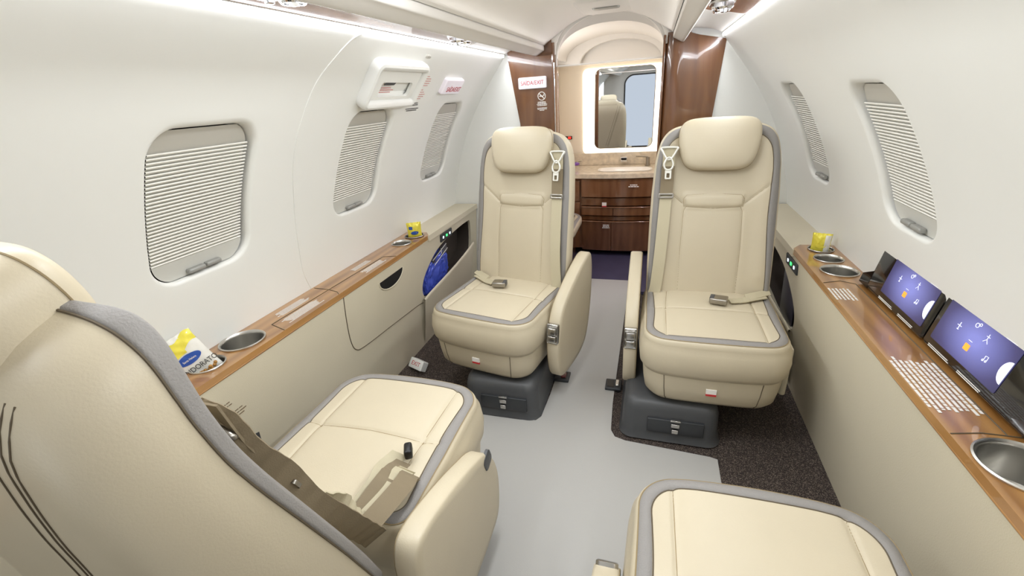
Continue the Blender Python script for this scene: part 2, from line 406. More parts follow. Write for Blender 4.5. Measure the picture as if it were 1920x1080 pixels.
# ------------------------------------------------------------------ ceiling
def sweep(name, sec, ya, yb, m, parent=None, n=2, angle=30, closed=False):
    R = [[(x, ya+(yb-ya)*i/(n-1), z) for x, z in sec] for i in range(n)]
    V = [p for r_ in R for p in r_]; return mesh(name, V, grid_faces(n, len(sec), closed), m, parent, True, angle)
cs = smooth_pts([(-.338, 0, 1.49), (-.31, 0, 1.51), (-.2, 0, 1.575), (-.1, 0, 1.61), (0, 0, 1.62), (.1, 0, 1.61), (.2, 0, 1.575), (.31, 0, 1.51), (.338, 0, 1.49)], 5)
cs = [(p.x, p.z) for p in cs]
tag(sweep('ceiling', cs, Y0, 2.74, 'ceiling'), 'cream arched cabin ceiling', None, None, 'structure')
for s, nm in ((-1, 'left'), (1, 'right')):
    # overhead slope between rail and light strip
    sec = smooth_pts([(s*.40, 0, 1.50), (s*.45, 0, 1.499), (s*.52, 0, 1.488), (s*.575, 0, 1.466)], 6)
    o = sweep('ceiling_'+nm, [(p.x, p.z) for p in sec], Y0, 2.74, 'ceiling')
    tag(o, 'cream overhead panel along the %s side above the light strip' % nm, None, None, 'structure')
    ws = [(p.x, p.z-.0025) for p in sec[2:]]
    yend = 2.20 if s < 0 else 2.14
    V = []; N = 60
    for i in range(N+1):
        y = Y0+(yend-Y0)*i/N
        for j, (x, z) in enumerate(ws):
            t = j/(len(ws)-1)*2-1; yy = y if i < N-6 else y-(i-(N-6))/6*.10*(t*t)
            V.append((x, yy, z))
    o = mesh('overhead_wood_panel', V, grid_faces(N+1, len(ws), False), 'overhead_wood')
    tag(o, 'glossy veneer strip under the %s overhead, running beside the light strip' % nm, 'panel')
    # rail
    rs = smooth_pts([(s*.342, 0, 1.495), (s*.340, 0, 1.468), (s*.350, 0, 1.460), (s*.385, 0, 1.442), (s*.398, 0, 1.446), (s*.405, 0, 1.465), (s*.404, 0, 1.505)], 4)
    R = [[(p.x, y, p.z) for p in rs] for y in (Y0, 2.70, 2.735)]
    o = rings('trim_%d' % (2 if s < 0 else 3), R, 'ceiling', None, closed=False, cap1=True, angle=60)
    tag(o, 'cream hand rail running along the %s side of the ceiling' % nm, None, None, 'structure')
    # light strip
    root = empty('light_strip', (s*.585, 0, 1.458), 0, 'bright white light strip along the top of the %s wall' % nm, 'light')
    ye = 2.80 if s < 0 else 2.72
    ye = 2.72
    box('diffuser', (-s*.002, (-.16+ye)/2, -.002), (.022, ye+.16, .014), 'led', root, .003)
    box('housing', (s*.002, (Y0+ye)/2, .007), (.03, ye-Y0, .006), 'white_plastic', root)
# gasper / reading light fixtures
def gasper(x, y, z, rot, lbl):
    root = empty('air_vent', (x, y, z), rot, lbl, 'vent', 'overhead vent fixtures')
    R = []
    for ins, dz in ((0, 0), (.002, -.006), (.008, -.007)): R.append([Vector((a, b, dz)) for a, b in rr(.085-2*ins, .15-2*ins, .042-ins)])
    rings('bezel', R, 'nickel', root, cap1=True, angle=35)
    for yy, m in ((-.036, 'vent_nozzle'), (.036, 'reading_lamp')):
        R = []
        for rr_, dz in ((.031, -.006), (.031, -.020), (.026, -.026), (.020, -.026), (.019, -.016)):
            R.append([Vector((rr_*math.cos(a), yy+rr_*math.sin(a), dz)) for a in np.linspace(0, 2*PI, 24, False)])
        o = rings(m, R, 'chrome', root, cap1=True, angle=35)
        R = [[Vector((q*math.cos(a), yy+q*math.sin(a), dz)) for a in np.linspace(0, 2*PI, 16, False)] for q, dz in ((.012, -.018), (.010, -.034), (.006, -.036))]
        if m == 'vent_nozzle': rings('nozzle_cap', R, 'chrome', o, cap1=True, angle=35)
        else: rings('lamp_lens', [[p+Vector((0, 0, .006)) for p in q] for q in R], 'lamp_glass', o, cap1=True, angle=35)
    tubes('adjuster', [[(-.034, -.008, -.012), (.034, -.008, -.012)], [(-.034, .008, -.012), (.034, .008, -.012)]], .004, 'chrome', root)
gasper(-.52, 1.95, 1.486, 0, 'chrome air and lamp fixture at the aft end of the left overhead veneer')
gasper(-.50, .92, 1.490, 0, 'chrome air and lamp fixture cut by the top edge of the photo, left side')
gasper(.475, 1.93, 1.494, 0, 'chrome air and lamp fixture on the right overhead veneer')
# dome lamp housing at the aft end, plus two added unseen ones around the fill lights
for y, ls, lb in ((2.50, (.13, .05), 'grey lens in a cream housing at the aft end of the ceiling'), (.85, (.18, .36), 'added unseen ceiling lamp amidships, around a fill light'), (-.95, (.18, .36), 'added unseen ceiling lamp behind the viewer, around a fill light')):
    root = empty('ceiling_lamp', (0.0 if y < 2 else .02, y, 1.60), 0, lb, 'lamp')
    R = [[Vector((a, b, z)) for a, b in rr(w_, l_, .05)] for w_, l_, z in ((.30, .42, .02), (.26, .39, .005), (.24, .38, .002))]
    rings('housing', R, 'ceiling', root, cap1=True, angle=50)
    R = [[Vector((a, b-.0, z)) for a, b in rr(w_, l_, .02)] for w_, l_, z in ((ls[0], ls[1], .002), (ls[0]-.004, ls[1]-.004, -.004))]
    rings('lens', R, 'grey_plastic' if y > 2 else 'lamp_glass', root, cap1=True, angle=50)

# ------------------------------------------------------------------ aft bulkhead and lavatory shell
BY = 2.74
XL, XR = -.282, .305
def arch(xl, xr, zs, zt, n=28, p=2.2):
    cx = (xl+xr)/2; hw = (xr-xl)/2; out = []
    for i in range(n+1):
        a = PI-PI*i/n; c, s = math.cos(a), math.sin(a)
        out.append((cx+hw*math.copysign(abs(c)**(2/p), c), zs+(zt-zs)*abs(s)**(2/p)))
    return out
# header ring above the opening
A1 = arch(XL, XR, 1.44, 1.635); A0 = arch(XL-.09, XR+.09, 1.46, 1.74)
R = [[(x, BY+.006, z) for x, z in A0], [(x, BY+.006, z) for x, z in A1], [(x, BY+.05, z) for x, z in A1], [(x, BY+.09, z-.02) for x, z in arch(XL, XR, 1.44, 1.60)], [(x, BY+.09, z) for x, z in arch(XL-.02, XR, 1.44, 1.59)]]
o = rings('trim_4', R, 'ceiling', None, closed=False, angle=40); tag(o, 'cream arched header over the lavatory opening', None, None, 'structure')
V1 = arch(-.42, .34, 1.45, 1.60, p=2.0); V2 = arch(-.40, .32, 1.455, 1.61, p=2.0)
R = []
for t in np.linspace(0, 1, 6):
    y = BY+.09+(3.9-BY-.09)*t; R.append([(a[0]+(b_[0]-a[0])*t, y, a[1]+(b_[1]-a[1])*t) for a, b_ in zip(V1, V2)])
o = rings('ceiling_aft', R, 'ceiling', None, closed=False, angle=40); tag(o, 'cream vaulted ceiling of the lavatory', None, None, 'structure')
A2 = arch(XL+.004, XR-.004, 1.40, 1.62)
o = plate('trim_8', [(-.66, 1.38), (.66, 1.38), (.66, 1.80), (-.66, 1.80)], 'ceiling', None, [A2[::-1] if False else A2+[(XR-.004, 1.385), (XL+.004, 1.385)]], .02, frame_at((0, BY+.03, 0), (1, 0, 0), (0, -1, 0))); tag(o, 'cream backing above the aft bulkhead', None, None, 'structure')
lun = arch(-.30, .30, 1.425, 1.575, p=2)
o = plate('trim_9', [(-.50, 1.425), (-.50, 1.75), (.45, 1.75), (.45, 1.425)], 'ceiling', None, (), .10, frame_at((0, 3.86, 0), (1, 0, 0), (0, -1, 0))); tag(o, 'cream panel above the lavatory mirror', None, None, 'structure')
o = plate('trim_10', [(-.50, 1.66), (-.50, 1.45)]+lun[:1]+lun+lun[-1:]+[(.45, 1.45), (.45, 1.66)], 'ceiling', None, (), .05, frame_at((0, 3.78, 0), (1, 0, 0), (0, -1, 0))); tag(o, 'cream arched soffit in front of the lavatory mirror', None, None, 'structure')
# outboard cream bulkhead pieces
for s, nm in ((-1, 'left'), (1, 'right')):
    pts = [(s*(W(z)+.03), z) for z in np.linspace(.0, 1.46, 40)]
    inner = [(s*.45, 1.46), (s*.42, 0)]
    o = plate('wall_aft_'+nm, pts+inner, 'wall', None, depth=.03, M=frame_at((0, BY+.012, 0), (1, 0, 0), (0, -1, 0)))
    tag(o, 'cream bulkhead surface beside the %s aft seat' % nm, None, None, 'structure')
# wood bulkhead panels
mx = frame_at((0, BY, 0), (1, 0, 0), (0, -1, 0))
root = empty('bulkhead_panel', (0, 0, 0), 0, 'glossy brown wood bulkhead panel with a lit exit sign, left of the lavatory opening', 'panel')
plate('veneer', [(-.30, 0), (-.30, 1.52), (-.40, 1.51), (-.56, 1.49), (-.556, 1.43), (-.505, 1.09), (-.46, .6), (-.45, 0)], 'mahogany', root, depth=.035, M=mx)
R = [[(x, y, z) for x, y in ((-.300, BY-.004), (-.292, BY-.008), (-.284, BY+.004), (-.282, BY+.09), (-.30, BY+.09))] for z in (0, 1.5)]
rings('edge_post', R, 'mahogany', root, angle=50)
tubes('chrome_edge', [[(-.288, BY-.005, .3), (-.288, BY-.005, 1.40)]], .0035, 'chrome', root, 8)
# sign and no smoking placard
sg = empty('exit_sign', (-.416, BY, 1.306), 0, 'lit white SAÍDA/EXIT sign on the brown wood bulkhead', 'sign')
framed_ring('sign_body', frame_at((0, 0, 0), (1, 0, 0), (0, -1, 0)), .166, .062, .008, [(0, 0), (0, .010), (.003, .013), (.006, .013)], 'sign_lit', sg, cap=True)
text('sign_text', 'SAÍDA/EXIT', frame_at((0, -.0138, -.001), (1, 0, 0), (0, -1, 0)), .031, 'text_red', sg, sx=.86)
pl = empty('no_smoking_placard', (-.365, BY, 1.21), 0, 'white no-smoking symbol with small print under the wood bulkhead sign', 'placard')
tubes('symbol_ring', [[(.022*math.cos(a), -.001, .022+.022*math.sin(a)) for a in np.linspace(0, 2*PI, 28, False)]], .0022, 'text_white', pl, 6, True)
bm = bmesh.new(); Ry = Matrix.Rotation(rad(45), 3, 'Y')
bm_box(bm, (0, -.001, .022), (.042, .001, .004), rot=Ry); bm_box(bm, (-.003, -.001, .022), (.024, .0012, .005)); bm_box(bm, (.013, -.001, .028), (.003, .0012, .012)); from_bm('cigarette_symbol', bm, 'text_white', pl)
microtext('placard_text', frame_at((0, -.0005, -.032), (1, 0, 0), (0, -1, 0)), .062, 8, 'text_white', pl, .0065, .5, 'C', [.8, .85, 1, .9, 0, .95, .9, .5])
# right panel with a folded inner edge
root = empty('bulkhead_panel', (0, 0, 0), 0, 'glossy dark mahogany bulkhead panel right of the lavatory opening, behind the right aft seat', 'panel')
RV = []
secs = [(.303, .10), (.305, .02), (.318, .0), (.345, -.006), (.40, -.002), (.47, .0), (.60, .004)]
for z in np.linspace(0, 1.49, 30):
    lim = .47+(.598-.47)*min(1, z/1.43)
    RV.append([(min(x, .30+(lim-.30)*(x-.30)/.30) if x > .345 else x, BY+dy+.008*math.sin(z*5)*(x > .36), z-(max(0, x-.40)*.33 if z > 1.45 else 0)) for x, dy in secs])
rings('veneer', RV, 'mahogany', root, closed=False, angle=60)
box('edge_post', (.300, BY+.05, .74), (.012, .12, 1.48), 'mahogany', root, .003)
# ------------------------------------------------------------------ lavatory
LX0, LX1, LYB = -.50, .42, 3.90
box('wall_lavatory_left', (LX0, 3.35, .8), (.02, 1.16, 1.6), 'lav_panel'); tag(bpy.data.objects['wall_lavatory_left'], 'beige lavatory side wall on the left', None, None, 'structure')
tag(box('wall_lavatory_right', (LX1, 3.35, .8), (.02, 1.16, 1.6), 'lav_panel'), 'beige lavatory side wall on the right', None, None, 'structure')
tag(box('wall_back', (0, LYB+.03, .85), (1.1, .04, 1.8), 'lav_panel'), 'beige back wall of the lavatory', None, None, 'structure')
tag(box('floor_lavatory', (0, 3.4, -.020), (1.2, 1.2, .02), 'lav_floor'), 'dark violet lavatory floor', None, None, 'structure')
mr = empty('mirror', (.036, LYB, 1.09), 0, 'backlit rounded mirror on the lavatory wall above the basin', 'mirror')
MF = lambda x, y, z: frame_at((x, y, z), (1, 0, 0), (0, -1, 0))
framed_ring('backlit_panel', MF(-.018, .008, -.017), .62, .65, .04, [(0, 0), (0, .008), (.006, .014)], 'backlight', mr, cap=True)
framed_ring('mirror_rim', MF(0, -.008, 0), .462, .60, .05, [(0, 0), (0, .016), (.003, .018), (.006, .018)], 'nickel', mr)
plate('mirror_glass', rr(.452, .59, .045), 'mirror', mr, depth=.004, M=MF(0, -.0262, 0))
sw_ = empty('indicator_switch', (-.42, LYB+.008, .885), 0, 'small black switch with a red light on the beige wall left of the mirror', 'switch')
box('switch_plate', (0, -.004, 0), (.07, .008, .026), 'gloss_black', sw_, .002); box('red_light', (.014, -.009, 0), (.024, .003, .016), 'red_led', sw_)
# vanity with bowed front
van = empty('vanity_cabinet', (.02, 3.5, 0), 0, 'bow-fronted glossy wood vanity under the lavatory mirror', 'cabinet')
def bow(x): return -.035*math.cos(max(-1, min(1, x/.36))*PI/2)**1.0-.01
def bow_panel(name, x0, x1, z0, z1, m, off=0, lean=0, depth=.02, parent=van):
    n = 16; R = []
    xs = np.linspace(x0, x1, n)
    for z, dy in ((z0, .006), (z0+.004, 0), (z1-.004, 0), (z1, .006)):
        R.append([(x, bow(x)+off+dy+lean*(z1-z)/(z1-z0), z) for x in xs])
    R.append([(x, bow(x)+off+depth, z1) for x in xs]); R.insert(0, [(x, bow(x)+off+depth+lean, z0) for x in xs])
    return rings(name, R, m, parent, closed=False, angle=40)
box('carcass', (0, .22, .30), (.74, .36, .50), 'lav_wood', van)
box('side_unit', (-.36, .19, .335), (.22, .38, .57), 'lav_wood', van)
dr = bow_panel('drawer', -.265, .36, .475, .618, 'lav_wood', -.004)
bow_panel('shelf_band', -.265, .36, .405, .470, 'mahogany', .012)
dr2 = bow_panel('drawer', -.265, -.02, .33, .400, 'lav_wood', -.002); bow_panel('drawer', -.015, .36, .33, .400, 'lav_wood', -.002)
bow_panel('kick_band', -.265, .36, .288, .325, 'mahogany', .012)
bow_panel('cupboard_door', -.265, -.032, .03, .285, 'lav_wood', 0, .03); bow_panel('cupboard_door', -.028, .36, .03, .285, 'lav_wood', 0, .03)
for z in (.398, .283):
    tubes('drawer_lip', [[(x, bow(x)-.006, z) for x in np.linspace(-.265, .36, 20)]], .003, 'lav_wood', van)
box('side_drawer', (-.37, -.004, .52), (.18, .02, .16), 'lav_wood', van, .004); box('side_drawer', (-.37, -.004, .38), (.18, .02, .10), 'lav_wood', van, .004)
microtext('drawer_label', MF(.13, -.052, .565), .075, 2, 'text_white', van, .012, .6, 'C', [.7, 1], depth=.002)
microtext('door_label', MF(-.07, -.042, .245), .06, 3, 'text_white', van, .011, .5, 'C', depth=.003)
box('white_tag', (-.085, -.050, .425), (.034, .003, .026), 'text_white', van); box('red_tag', (-.085, -.051, .408), (.034, .003, .009), 'tag_red', van)
ct = empty('countertop', (.02, 3.5, .62), 0, 'beige stone counter with an inset cream basin', 'countertop')
outl = [(-.46, .41), (-.46, -.015)]+[(x, bow(x)-.02) for x in np.linspace(-.27, .37, 24)]+[(.39, .41)]
sq = lambda t, e=.55: math.copysign(abs(t)**e, t)
hole = [(.05+.20*sq(math.cos(a)), .15+.10*sq(math.sin(a))) for a in np.linspace(0, 2*PI, 40, False)]
plate('stone_slab', outl, 'stone', ct, [hole], .032, Matrix.Translation((0, 0, .035)))
R = [[Vector((.05+.20*k*sq(math.cos(a)), .15+.10*k*sq(math.sin(a)), z)) for a in np.linspace(0, 2*PI, 40, False)] for k, z in ((1.04, .037), (.98, .036), (.93, .01), (.8, -.03), (.4, -.045))]
rings('basin', R, 'basin', ct, cap1=True, angle=60)
box('splashback', (-.03, .394, .085), (.84, .012, .10), 'stone', ct, .003)
box('side_splashback', (-.46, .30, .085), (.012, .2, .10), 'stone', ct, .003)
fa = empty('faucet', (.24, 3.80, .659), 0, 'brushed metal faucet at the right of the basin', 'faucet')
tubes('faucet_body', [[(0, 0, 0), (0, 0, .065)]], .016, 'nickel', fa, 14)
tubes('lever', [smooth_pts([(.0, 0, .066), (-.04, -.02, .072), (-.09, -.05, .078)], 4)], [.010]*0 or .006, 'nickel', fa, 8)
tubes('base_ring', [[(0, 0, 0), (0, 0, .006)]], .022, 'nickel', fa, 14)
dsp = empty('soap_dispenser', (.05, 3.86, .70), 0, 'small chrome square fitting on the splashback under the mirror', 'dispenser')
box('dispenser_body', (0, 0, 0), (.055, .03, .04), 'chrome', dsp, .006); box('dispenser_window', (0, -.016, .006), (.04, .002, .018), 'black', dsp)
pc = empty('wrapped_towel', (-.37, 3.74, .672), 0, 'small purple wrapped bundle on the left of the lavatory counter', 'towel')
R = []
for t in np.linspace(0, 1, 14):
    q = math.sin(PI*min(1, max(0, t*.96+.02)))**.45; R.append([Vector((-.08+.15*t, .035*q*math.cos(a)*(1+.12*math.sin(5*a+t*9)), .02+.020*q*math.sin(a)*(1+.2*math.sin(3*a+t*13)))) for a in np.linspace(0, 2*PI, 20, False)])
rings('bundle', R, 'purple', pc, cap0=True, cap1=True, angle=80)
tubes('ribbon_loop', [smooth_pts([(.03, 0, .03), (.06, -.02, .05), (.09, 0, .045), (.06, .02, .035)], 4, True)], .004, 'strap', pc, 6, True)
# toilet bench
tb = empty('toilet_seat', (-.385, 3.13, 0), 0, 'beige leather toilet bench with grey trim, left of the lavatory aisle', 'toilet')

# ------------------------------------------------------------------ pads (cushions, backs)
def outline_pts(ctrl, n=6):
    P = smooth_pts([(x, y, 0) for x, y in ctrl], n, True); return [(p.x, p.y) for p in P]
def resample(P, N):
    P = P+[P[0]]; d = [0]
    for a, b_ in zip(P, P[1:]): d.append(d[-1]+math.hypot(b_[0]-a[0], b_[1]-a[1]))
    t = np.linspace(0, d[-1], N, endpoint=False)
    return list(zip(np.interp(t, d, [p[0] for p in P]), np.interp(t, d, [p[1] for p in P])))
def cushion_outline():
    # rounded plan: slightly bowed front at v=0, back at v=.50
    pts = []
    def arc(cx, cy, r, a0, a1, n=12):
        for i in range(n+1):
            a = rad(a0+(a1-a0)*i/n); pts.append((cx+r*math.cos(a), cy+r*math.sin(a)))
    arc(-.150, .098, .088, 180, 262); 
    for x in np.linspace(-.13, .13, 12): pts.append((x, .0+.35*x*x))
    arc(.150, .098, .088, 278, 360)
    pts += [(.240, .2), (.242, .3), (.240, .42)]
    arc(.200, .47, .040, 0, 90); arc(-.200, .47, .040, 90, 180)
    pts += [(-.240, .42), (-.242, .3), (-.240, .2)]
    return pts
def seg_dist(p, a, b_):
    ax, ay = a; bx, by = b_; px, py = p; dx, dy = bx-ax, by-ay; L = dx*dx+dy*dy
    t = max(0, min(1, ((px-ax)*dx+(py-ay)*dy)/L)) if L else 0; return math.hypot(px-ax-t*dx, py-ay-t*dy)
class Pad:
    def __init__(s, outline, N, center, crown, edge_r, seams, T, band_in=(.011, .040), gd=.0035, gw=.005, extra=None):
        s.O = resample(outline, N); s.c = center; s.crown = crown; s.er = edge_r; s.seams = seams; s.T = T; s.band = band_in; s.gd = gd; s.gw = gw; s.extra = extra; s.deep = 0
        s.hx = max(abs(p[0]-center[0]) for p in s.O); s.hy = max(abs(p[1]-center[1]) for p in s.O)
    def at(s, k, ins):
        x, y = s.O[k][0]-s.c[0], s.O[k][1]-s.c[1]; L = math.hypot(x, y); q = max(0, 1-ins/L); return s.c[0]+x*q, s.c[1]+y*q, ins
    def H(s, x, y, ins):
        z = s.crown*(1-((x-s.c[0])/s.hx)**2)*(1-.6*((y-s.c[1])/s.hy)**2)
        if ins < s.er: z -= s.er-math.sqrt(max(0, s.er**2-(s.er-ins)**2))
        for L in s.seams:
            d = min(seg_dist((x, y), a, b_) for a, b_ in zip(L, L[1:]))
            if d < .03: z -= s.gd*math.exp(-(d/s.gw)**2)+s.gd*.5*math.exp(-(d/.015)**2)
        if s.extra: z += s.extra(x, y)
        return z
    def rz(s, x, y, z):
        return z*(1+s.deep*max(0, 1-y/.58)**1.6) if z < -.03 else z
    def rear(s, x, y, sides):
        a = math.atan2(y-s.c[1], x-s.c[0]); k = min(range(len(s.O)), key=lambda q: abs(math.remainder(math.atan2(s.O[q][1]-s.c[1], s.O[q][0]-s.c[0])-a, 2*PI)))
        L = math.hypot(s.O[k][0]-s.c[0], s.O[k][1]-s.c[1]); ins = L-math.hypot(x-s.c[0], y-s.c[1])
        S = sorted(sides); return s.rz(x, y, float(np.interp(ins, [q[0] for q in S], [q[1] for q in S])))
    def build(s, name, sides, m, parent, M=60, capb=True):
        N = len(s.O); R = []
        if s.deep:
            i0, z0 = sides[0]
            for q in np.linspace(.03, 1, 14)[:-1]:
                row = []
                for k in range(N):
                    x1, y1, _ = s.at(k, i0); x = s.c[0]+(x1-s.c[0])*q; y = s.c[1]+(y1-s.c[1])*q; row.append(s.T @ Vector((x, y, s.rz(x, y, z0))))
                R.append(row)
        for ins, z in sides: R.append([s.T @ Vector((*s.at(k, ins)[:2], s.rz(*s.at(k, ins)[:2], z))) for k in range(N)])
        V = [p for r_ in R for p in r_]; nr = len(R)
        iv = list(np.linspace(.0, s.er, 7)[0:])
        for i in iv:
            for k in range(N):
                x, y, _ = s.at(k, i); V.append(s.T @ Vector((x, y, s.H(x, y, i))))
        nr += len(iv)
        for j in range(1, M+1):
            q = 1-(j/(M+.6))
            for k in range(N):
                x1, y1, _ = s.at(k, s.er); x = s.c[0]+(x1-s.c[0])*q; y = s.c[1]+(y1-s.c[1])*q
                V.append(s.T @ Vector((x, y, s.H(x, y, 1))))
        nr += M
        F = grid_faces(nr, N)
        F.append(tuple(range((nr-1)*N, nr*N)))
        if capb: F.append(tuple(range(N)))
        return mesh(name, V, F, m, parent, True, 70)
    def trim(s, name, m, parent, lift=.0018):
        N = len(s.O); V = []
        rows = [(s.band[0], -.001), (s.band[0]+.002, lift), ((s.band[0]+s.band[1])/2, lift+.0008), (s.band[1]-.002, lift), (s.band[1], -.001)]
        for ins, l in rows:
            for k in range(N):
                x, y, _ = s.at(k, ins); V.append(s.T @ Vector((x, y, s.H(x, y, ins)+l)))
        return mesh(name, V, grid_faces(len(rows), N), m, parent, True)
    def ringpts(s, ins, lift=0):
        return [s.T @ Vector((*s.at(k, ins)[:2], s.H(*s.at(k, ins)[:2], ins)+lift)) for k in range(len(s.O))]
    def line(s, L, lift=0, n=14):
        out = []
        for a, b_ in zip(L, L[1:]):
            for i in range(n):
                t = i/n; x = a[0]+(b_[0]-a[0])*t; y = a[1]+(b_[1]-a[1])*t; out.append(s.T @ Vector((x, y, s.H(x, y, 1)+lift)))
        x, y = L[-1]; out.append(s.T @ Vector((x, y, s.H(x, y, 1)+lift))); return out
class Bent:
    """placement matrix that first bends the back forward towards its top"""
    def __init__(s, M, k): s.M = M; s.k = k
    def __matmul__(s, v):
        if not s.k: return s.M @ v
        b_ = sum(float(np.interp(v.y+o, [0, .18, .34, .42, .49, .55, .594, .63, .66, .69, .72], [-.012, -.006, -.004, -.003, .001, .011, .024, .037, .047, .052, .054])) for o in (-.02, -.01, 0, .01, .02))/5
        return s.M @ Vector((v.x, v.y, v.z+b_+.004))
    def to_3x3(s): return s.M.to_3x3()
# toilet lid uses a pad too
p = Pad(resample([(a, b_) for a, b_ in rr(.34, .58, .14, 12)], 120), 120, (0, 0), .01, .02, [], Matrix.Translation((0, 0, .365)))
p.build('cushion', [(.03, -.06), (.004, -.055), (0, -.04), (0, -.02)], 'leather', tb, 12); p.trim('grey_trim', 'band', tb)
box('bench_body', (-.0, .0, .155), (.21, .52, .31), 'lav_wood', tb, .02)
box('seat_buckle', (.10, .10, .385), (.05, .04, .012), 'nickel', tb, .003)
# ------------------------------------------------------------------ seats
COUT = cushion_outline()
Z_C = .442
def bend_strap(P): return P
def back_outline():
    pts = []
    def arc(cx, cy, r, a0, a1, n=10):
        for i in range(n+1):
            a = rad(a0+(a1-a0)*i/n); pts.append((cx+r*math.cos(a), cy+r*math.sin(a)))
    arc(-.195, .02, .042, 180, 270); arc(.195, .02, .042, 270, 360)
    pts.extend([(.238, .12), (.238, .30), (.236, .42), (.229, .54)])
    R_ = smooth_pts([(.222, .585, 0), (.207, .635, 0), (.175, .672, 0), (.12, .69, 0), (0, .698, 0)], 5)
    pts.extend([(q.x, q.y) for q in R_]); pts.extend([(-q.x, q.y) for q in reversed(R_[:-1])])
    pts.extend([(-.229, .54), (-.236, .42), (-.238, .30), (-.238, .12)])
    return pts
BOUT = back_outline()
def seat(loc, rz, s, label, shift=0, recl=12.6, lap=True, near=False, tagz=True, plinth=None, seatno=0):
    """s = +1 when the aisle is on the seat's local +x side, -1 otherwise"""
    root = empty('cabin_seat', loc, rad(rz), label, 'seat', 'beige leather cabin seats')
    T = Matrix.Translation((0, 0, Z_C))
    seams = [[(-.160, .05), (-.158, .30), (-.15, .49)], [(.160, .05), (.158, .30), (.15, .49)], [(-.20, .262), (-.158, .268), (0, .262), (.158, .268), (.20, .262)]]
    C = Pad(COUT, 300, (0, .25), .012, .022, seams, T)
    c = C.build('seat_cushion', [(.024, -.145), (.004, -.141), (-.008, -.122), (-.013, -.08), (-.007, -.036), (0, -.023)], 'leather', root, 70)
    C.trim('grey_trim', 'band', root)
    tubes('cushion_seam', [C.line(L, -.0002) for L in (seams[0], seams[1], [(-.20, .262), (-.158, .268), (0, .262), (.158, .268), (.20, .262)])], .0011, 'seam', c, 5)
    tubes('cushion_piping', [C.ringpts(.011, .001)], .0016, 'seam', c, 5, True)
    tubes('cushion_piping', [C.ringpts(.041, .0002)], .0014, 'seam_dark', c, 5, True)
    # skirt under the cushion
    sk = Pad(COUT, 160, (0, .25), 0, .01, [], Matrix())
    R = [[Vector((*sk.at(k, i)[:2], z)) for k in range(160)] for i, z in ((.004, .305), (.006, .285), (.010, .245), (.018, .202), (.034, .183), (.07, .176))]
    k_ = rings('seat_skirt', R, 'leather', root, cap1=True, cap0=True, angle=60)
    for sx in (-1, 1):
        pts = []
        for z, i in ((.30, .0035), (.285, .0055), (.245, .0095), (.202, .0175), (.188, .028)):
            best = min(range(160), key=lambda q: abs(sk.O[q][0]-sx*.165)+(10 if sk.O[q][1] > .2 else 0)); a = sk.at(best, i); pts.append((a[0], a[1], z))
        tubes('skirt_seam', [pts], .0014, 'seam_dark', k_, 5)
    box('tag', (-.035*s*-1 if False else .0, .007, .255), (.034, .006, .018), 'text_white', root); box('red_tag', (.0, .0065, .242), (.034, .006, .008), 'tag_red', root)
    # backrest: local (u across, h up the back, depth forward)
    r = rad(recl); up = Vector((0, math.sin(r), math.cos(r))); fw = Vector((0, -math.cos(r), math.sin(r))); ux = Vector((1, 0, 0))
    if ux.cross(up).dot(fw) < 0: pass
    TB = Matrix((ux, up, fw)).transposed().to_4x4(); TB.translation = Vector((0, .425+shift, .425)); TB = Bent(TB, .07 if near else 0)
    bs = [[(-.110, .02), (-.112, .2), (-.108, .355), (-.10, .372)], [(.110, .02), (.112, .2), (.108, .355), (.10, .372)],
          [(-.10, .372), (0, .366), (.10, .372)], [(-.108, .372), (-.112, .402), (-.10, .418), (0, .424), (.10, .418), (.112, .402), (.108, .372)], [(-.115, .385), (-.155, .42), (-.195, .455)], [(.115, .385), (.155, .42), (.195, .455)]]
    def lump(x, y):
        v = .010*math.exp(-((y-.395)/.030)**4)*(1 if abs(x) < .10 else math.exp(-((abs(x)-.10)/.012)**2))
        v += .012*math.exp(-((y-.22)/.16)**2)*math.exp(-(x/.13)**4)
        v += .012*math.exp(-((abs(x)-.19)/.04)**2)*(1 if y > .1 else y/.1)
        return v
    B = Pad(BOUT, 320, (0, .34), .004, .008 if near else .020, bs, TB, (.001 if near else .008, .034 if near else .040), .003, .0045, lump)
    SD = [(.085, -.120), (.062, -.118), (.042, -.111), (.025, -.100), (.012, -.082), (.003, -.058), (0, -.04), (0, -.010)] if near else [(.13, -.116), (.10, -.114), (.075, -.110), (.050, -.102), (.028, -.089), (.012, -.072), (.003, -.055), (0, -.04), (0, -.010 if near else -.022)]
    B.deep = 1.3 if near else .35
    bk = B.build('backrest', SD, 'leather', root, 76)
    B.trim('grey_trim', 'band', root)
    tubes('back_seam', [B.line(L, -.0003) for L in bs], .0010, 'seam', bk, 5)
    tubes('back_piping', [B.ringpts(.041, 0)], .0014, 'seam_dark', bk, 5, True)
    # side band of grey fabric round the rim of the shell, and the stitched edge behind it
    V = []
    for i, z in ((-.0005, -.013), (-.0022, -.011), (-.0022, -.009)):
        V += [TB @ Vector((*B.at(k, i)[:2], z)) for k in range(320)]
    for i in (.0005, .0015, .003, .005, .008):
        V += [TB @ Vector((*B.at(k, i-.0018*(1-i/.009))[:2], B.H(*B.at(k, i)[:2], i)+.0018)) for k in range(320)]
    if near:
        mesh('side_trim', V, grid_faces(8, 320), 'band', root)
        tubes('edge_stitching', [[TB @ Vector((*B.at(k, -.001)[:2], -.0145)) for k in range(320)]], .0016, 'seam_dark', bk, 5, True)
    rs_ = smooth_pts([(.150, .66, 0), (.125, .57, 0), (.100, .48, 0), (.075, .39, 0), (.050, .30, 0), (.02, .20, 0)], 6)
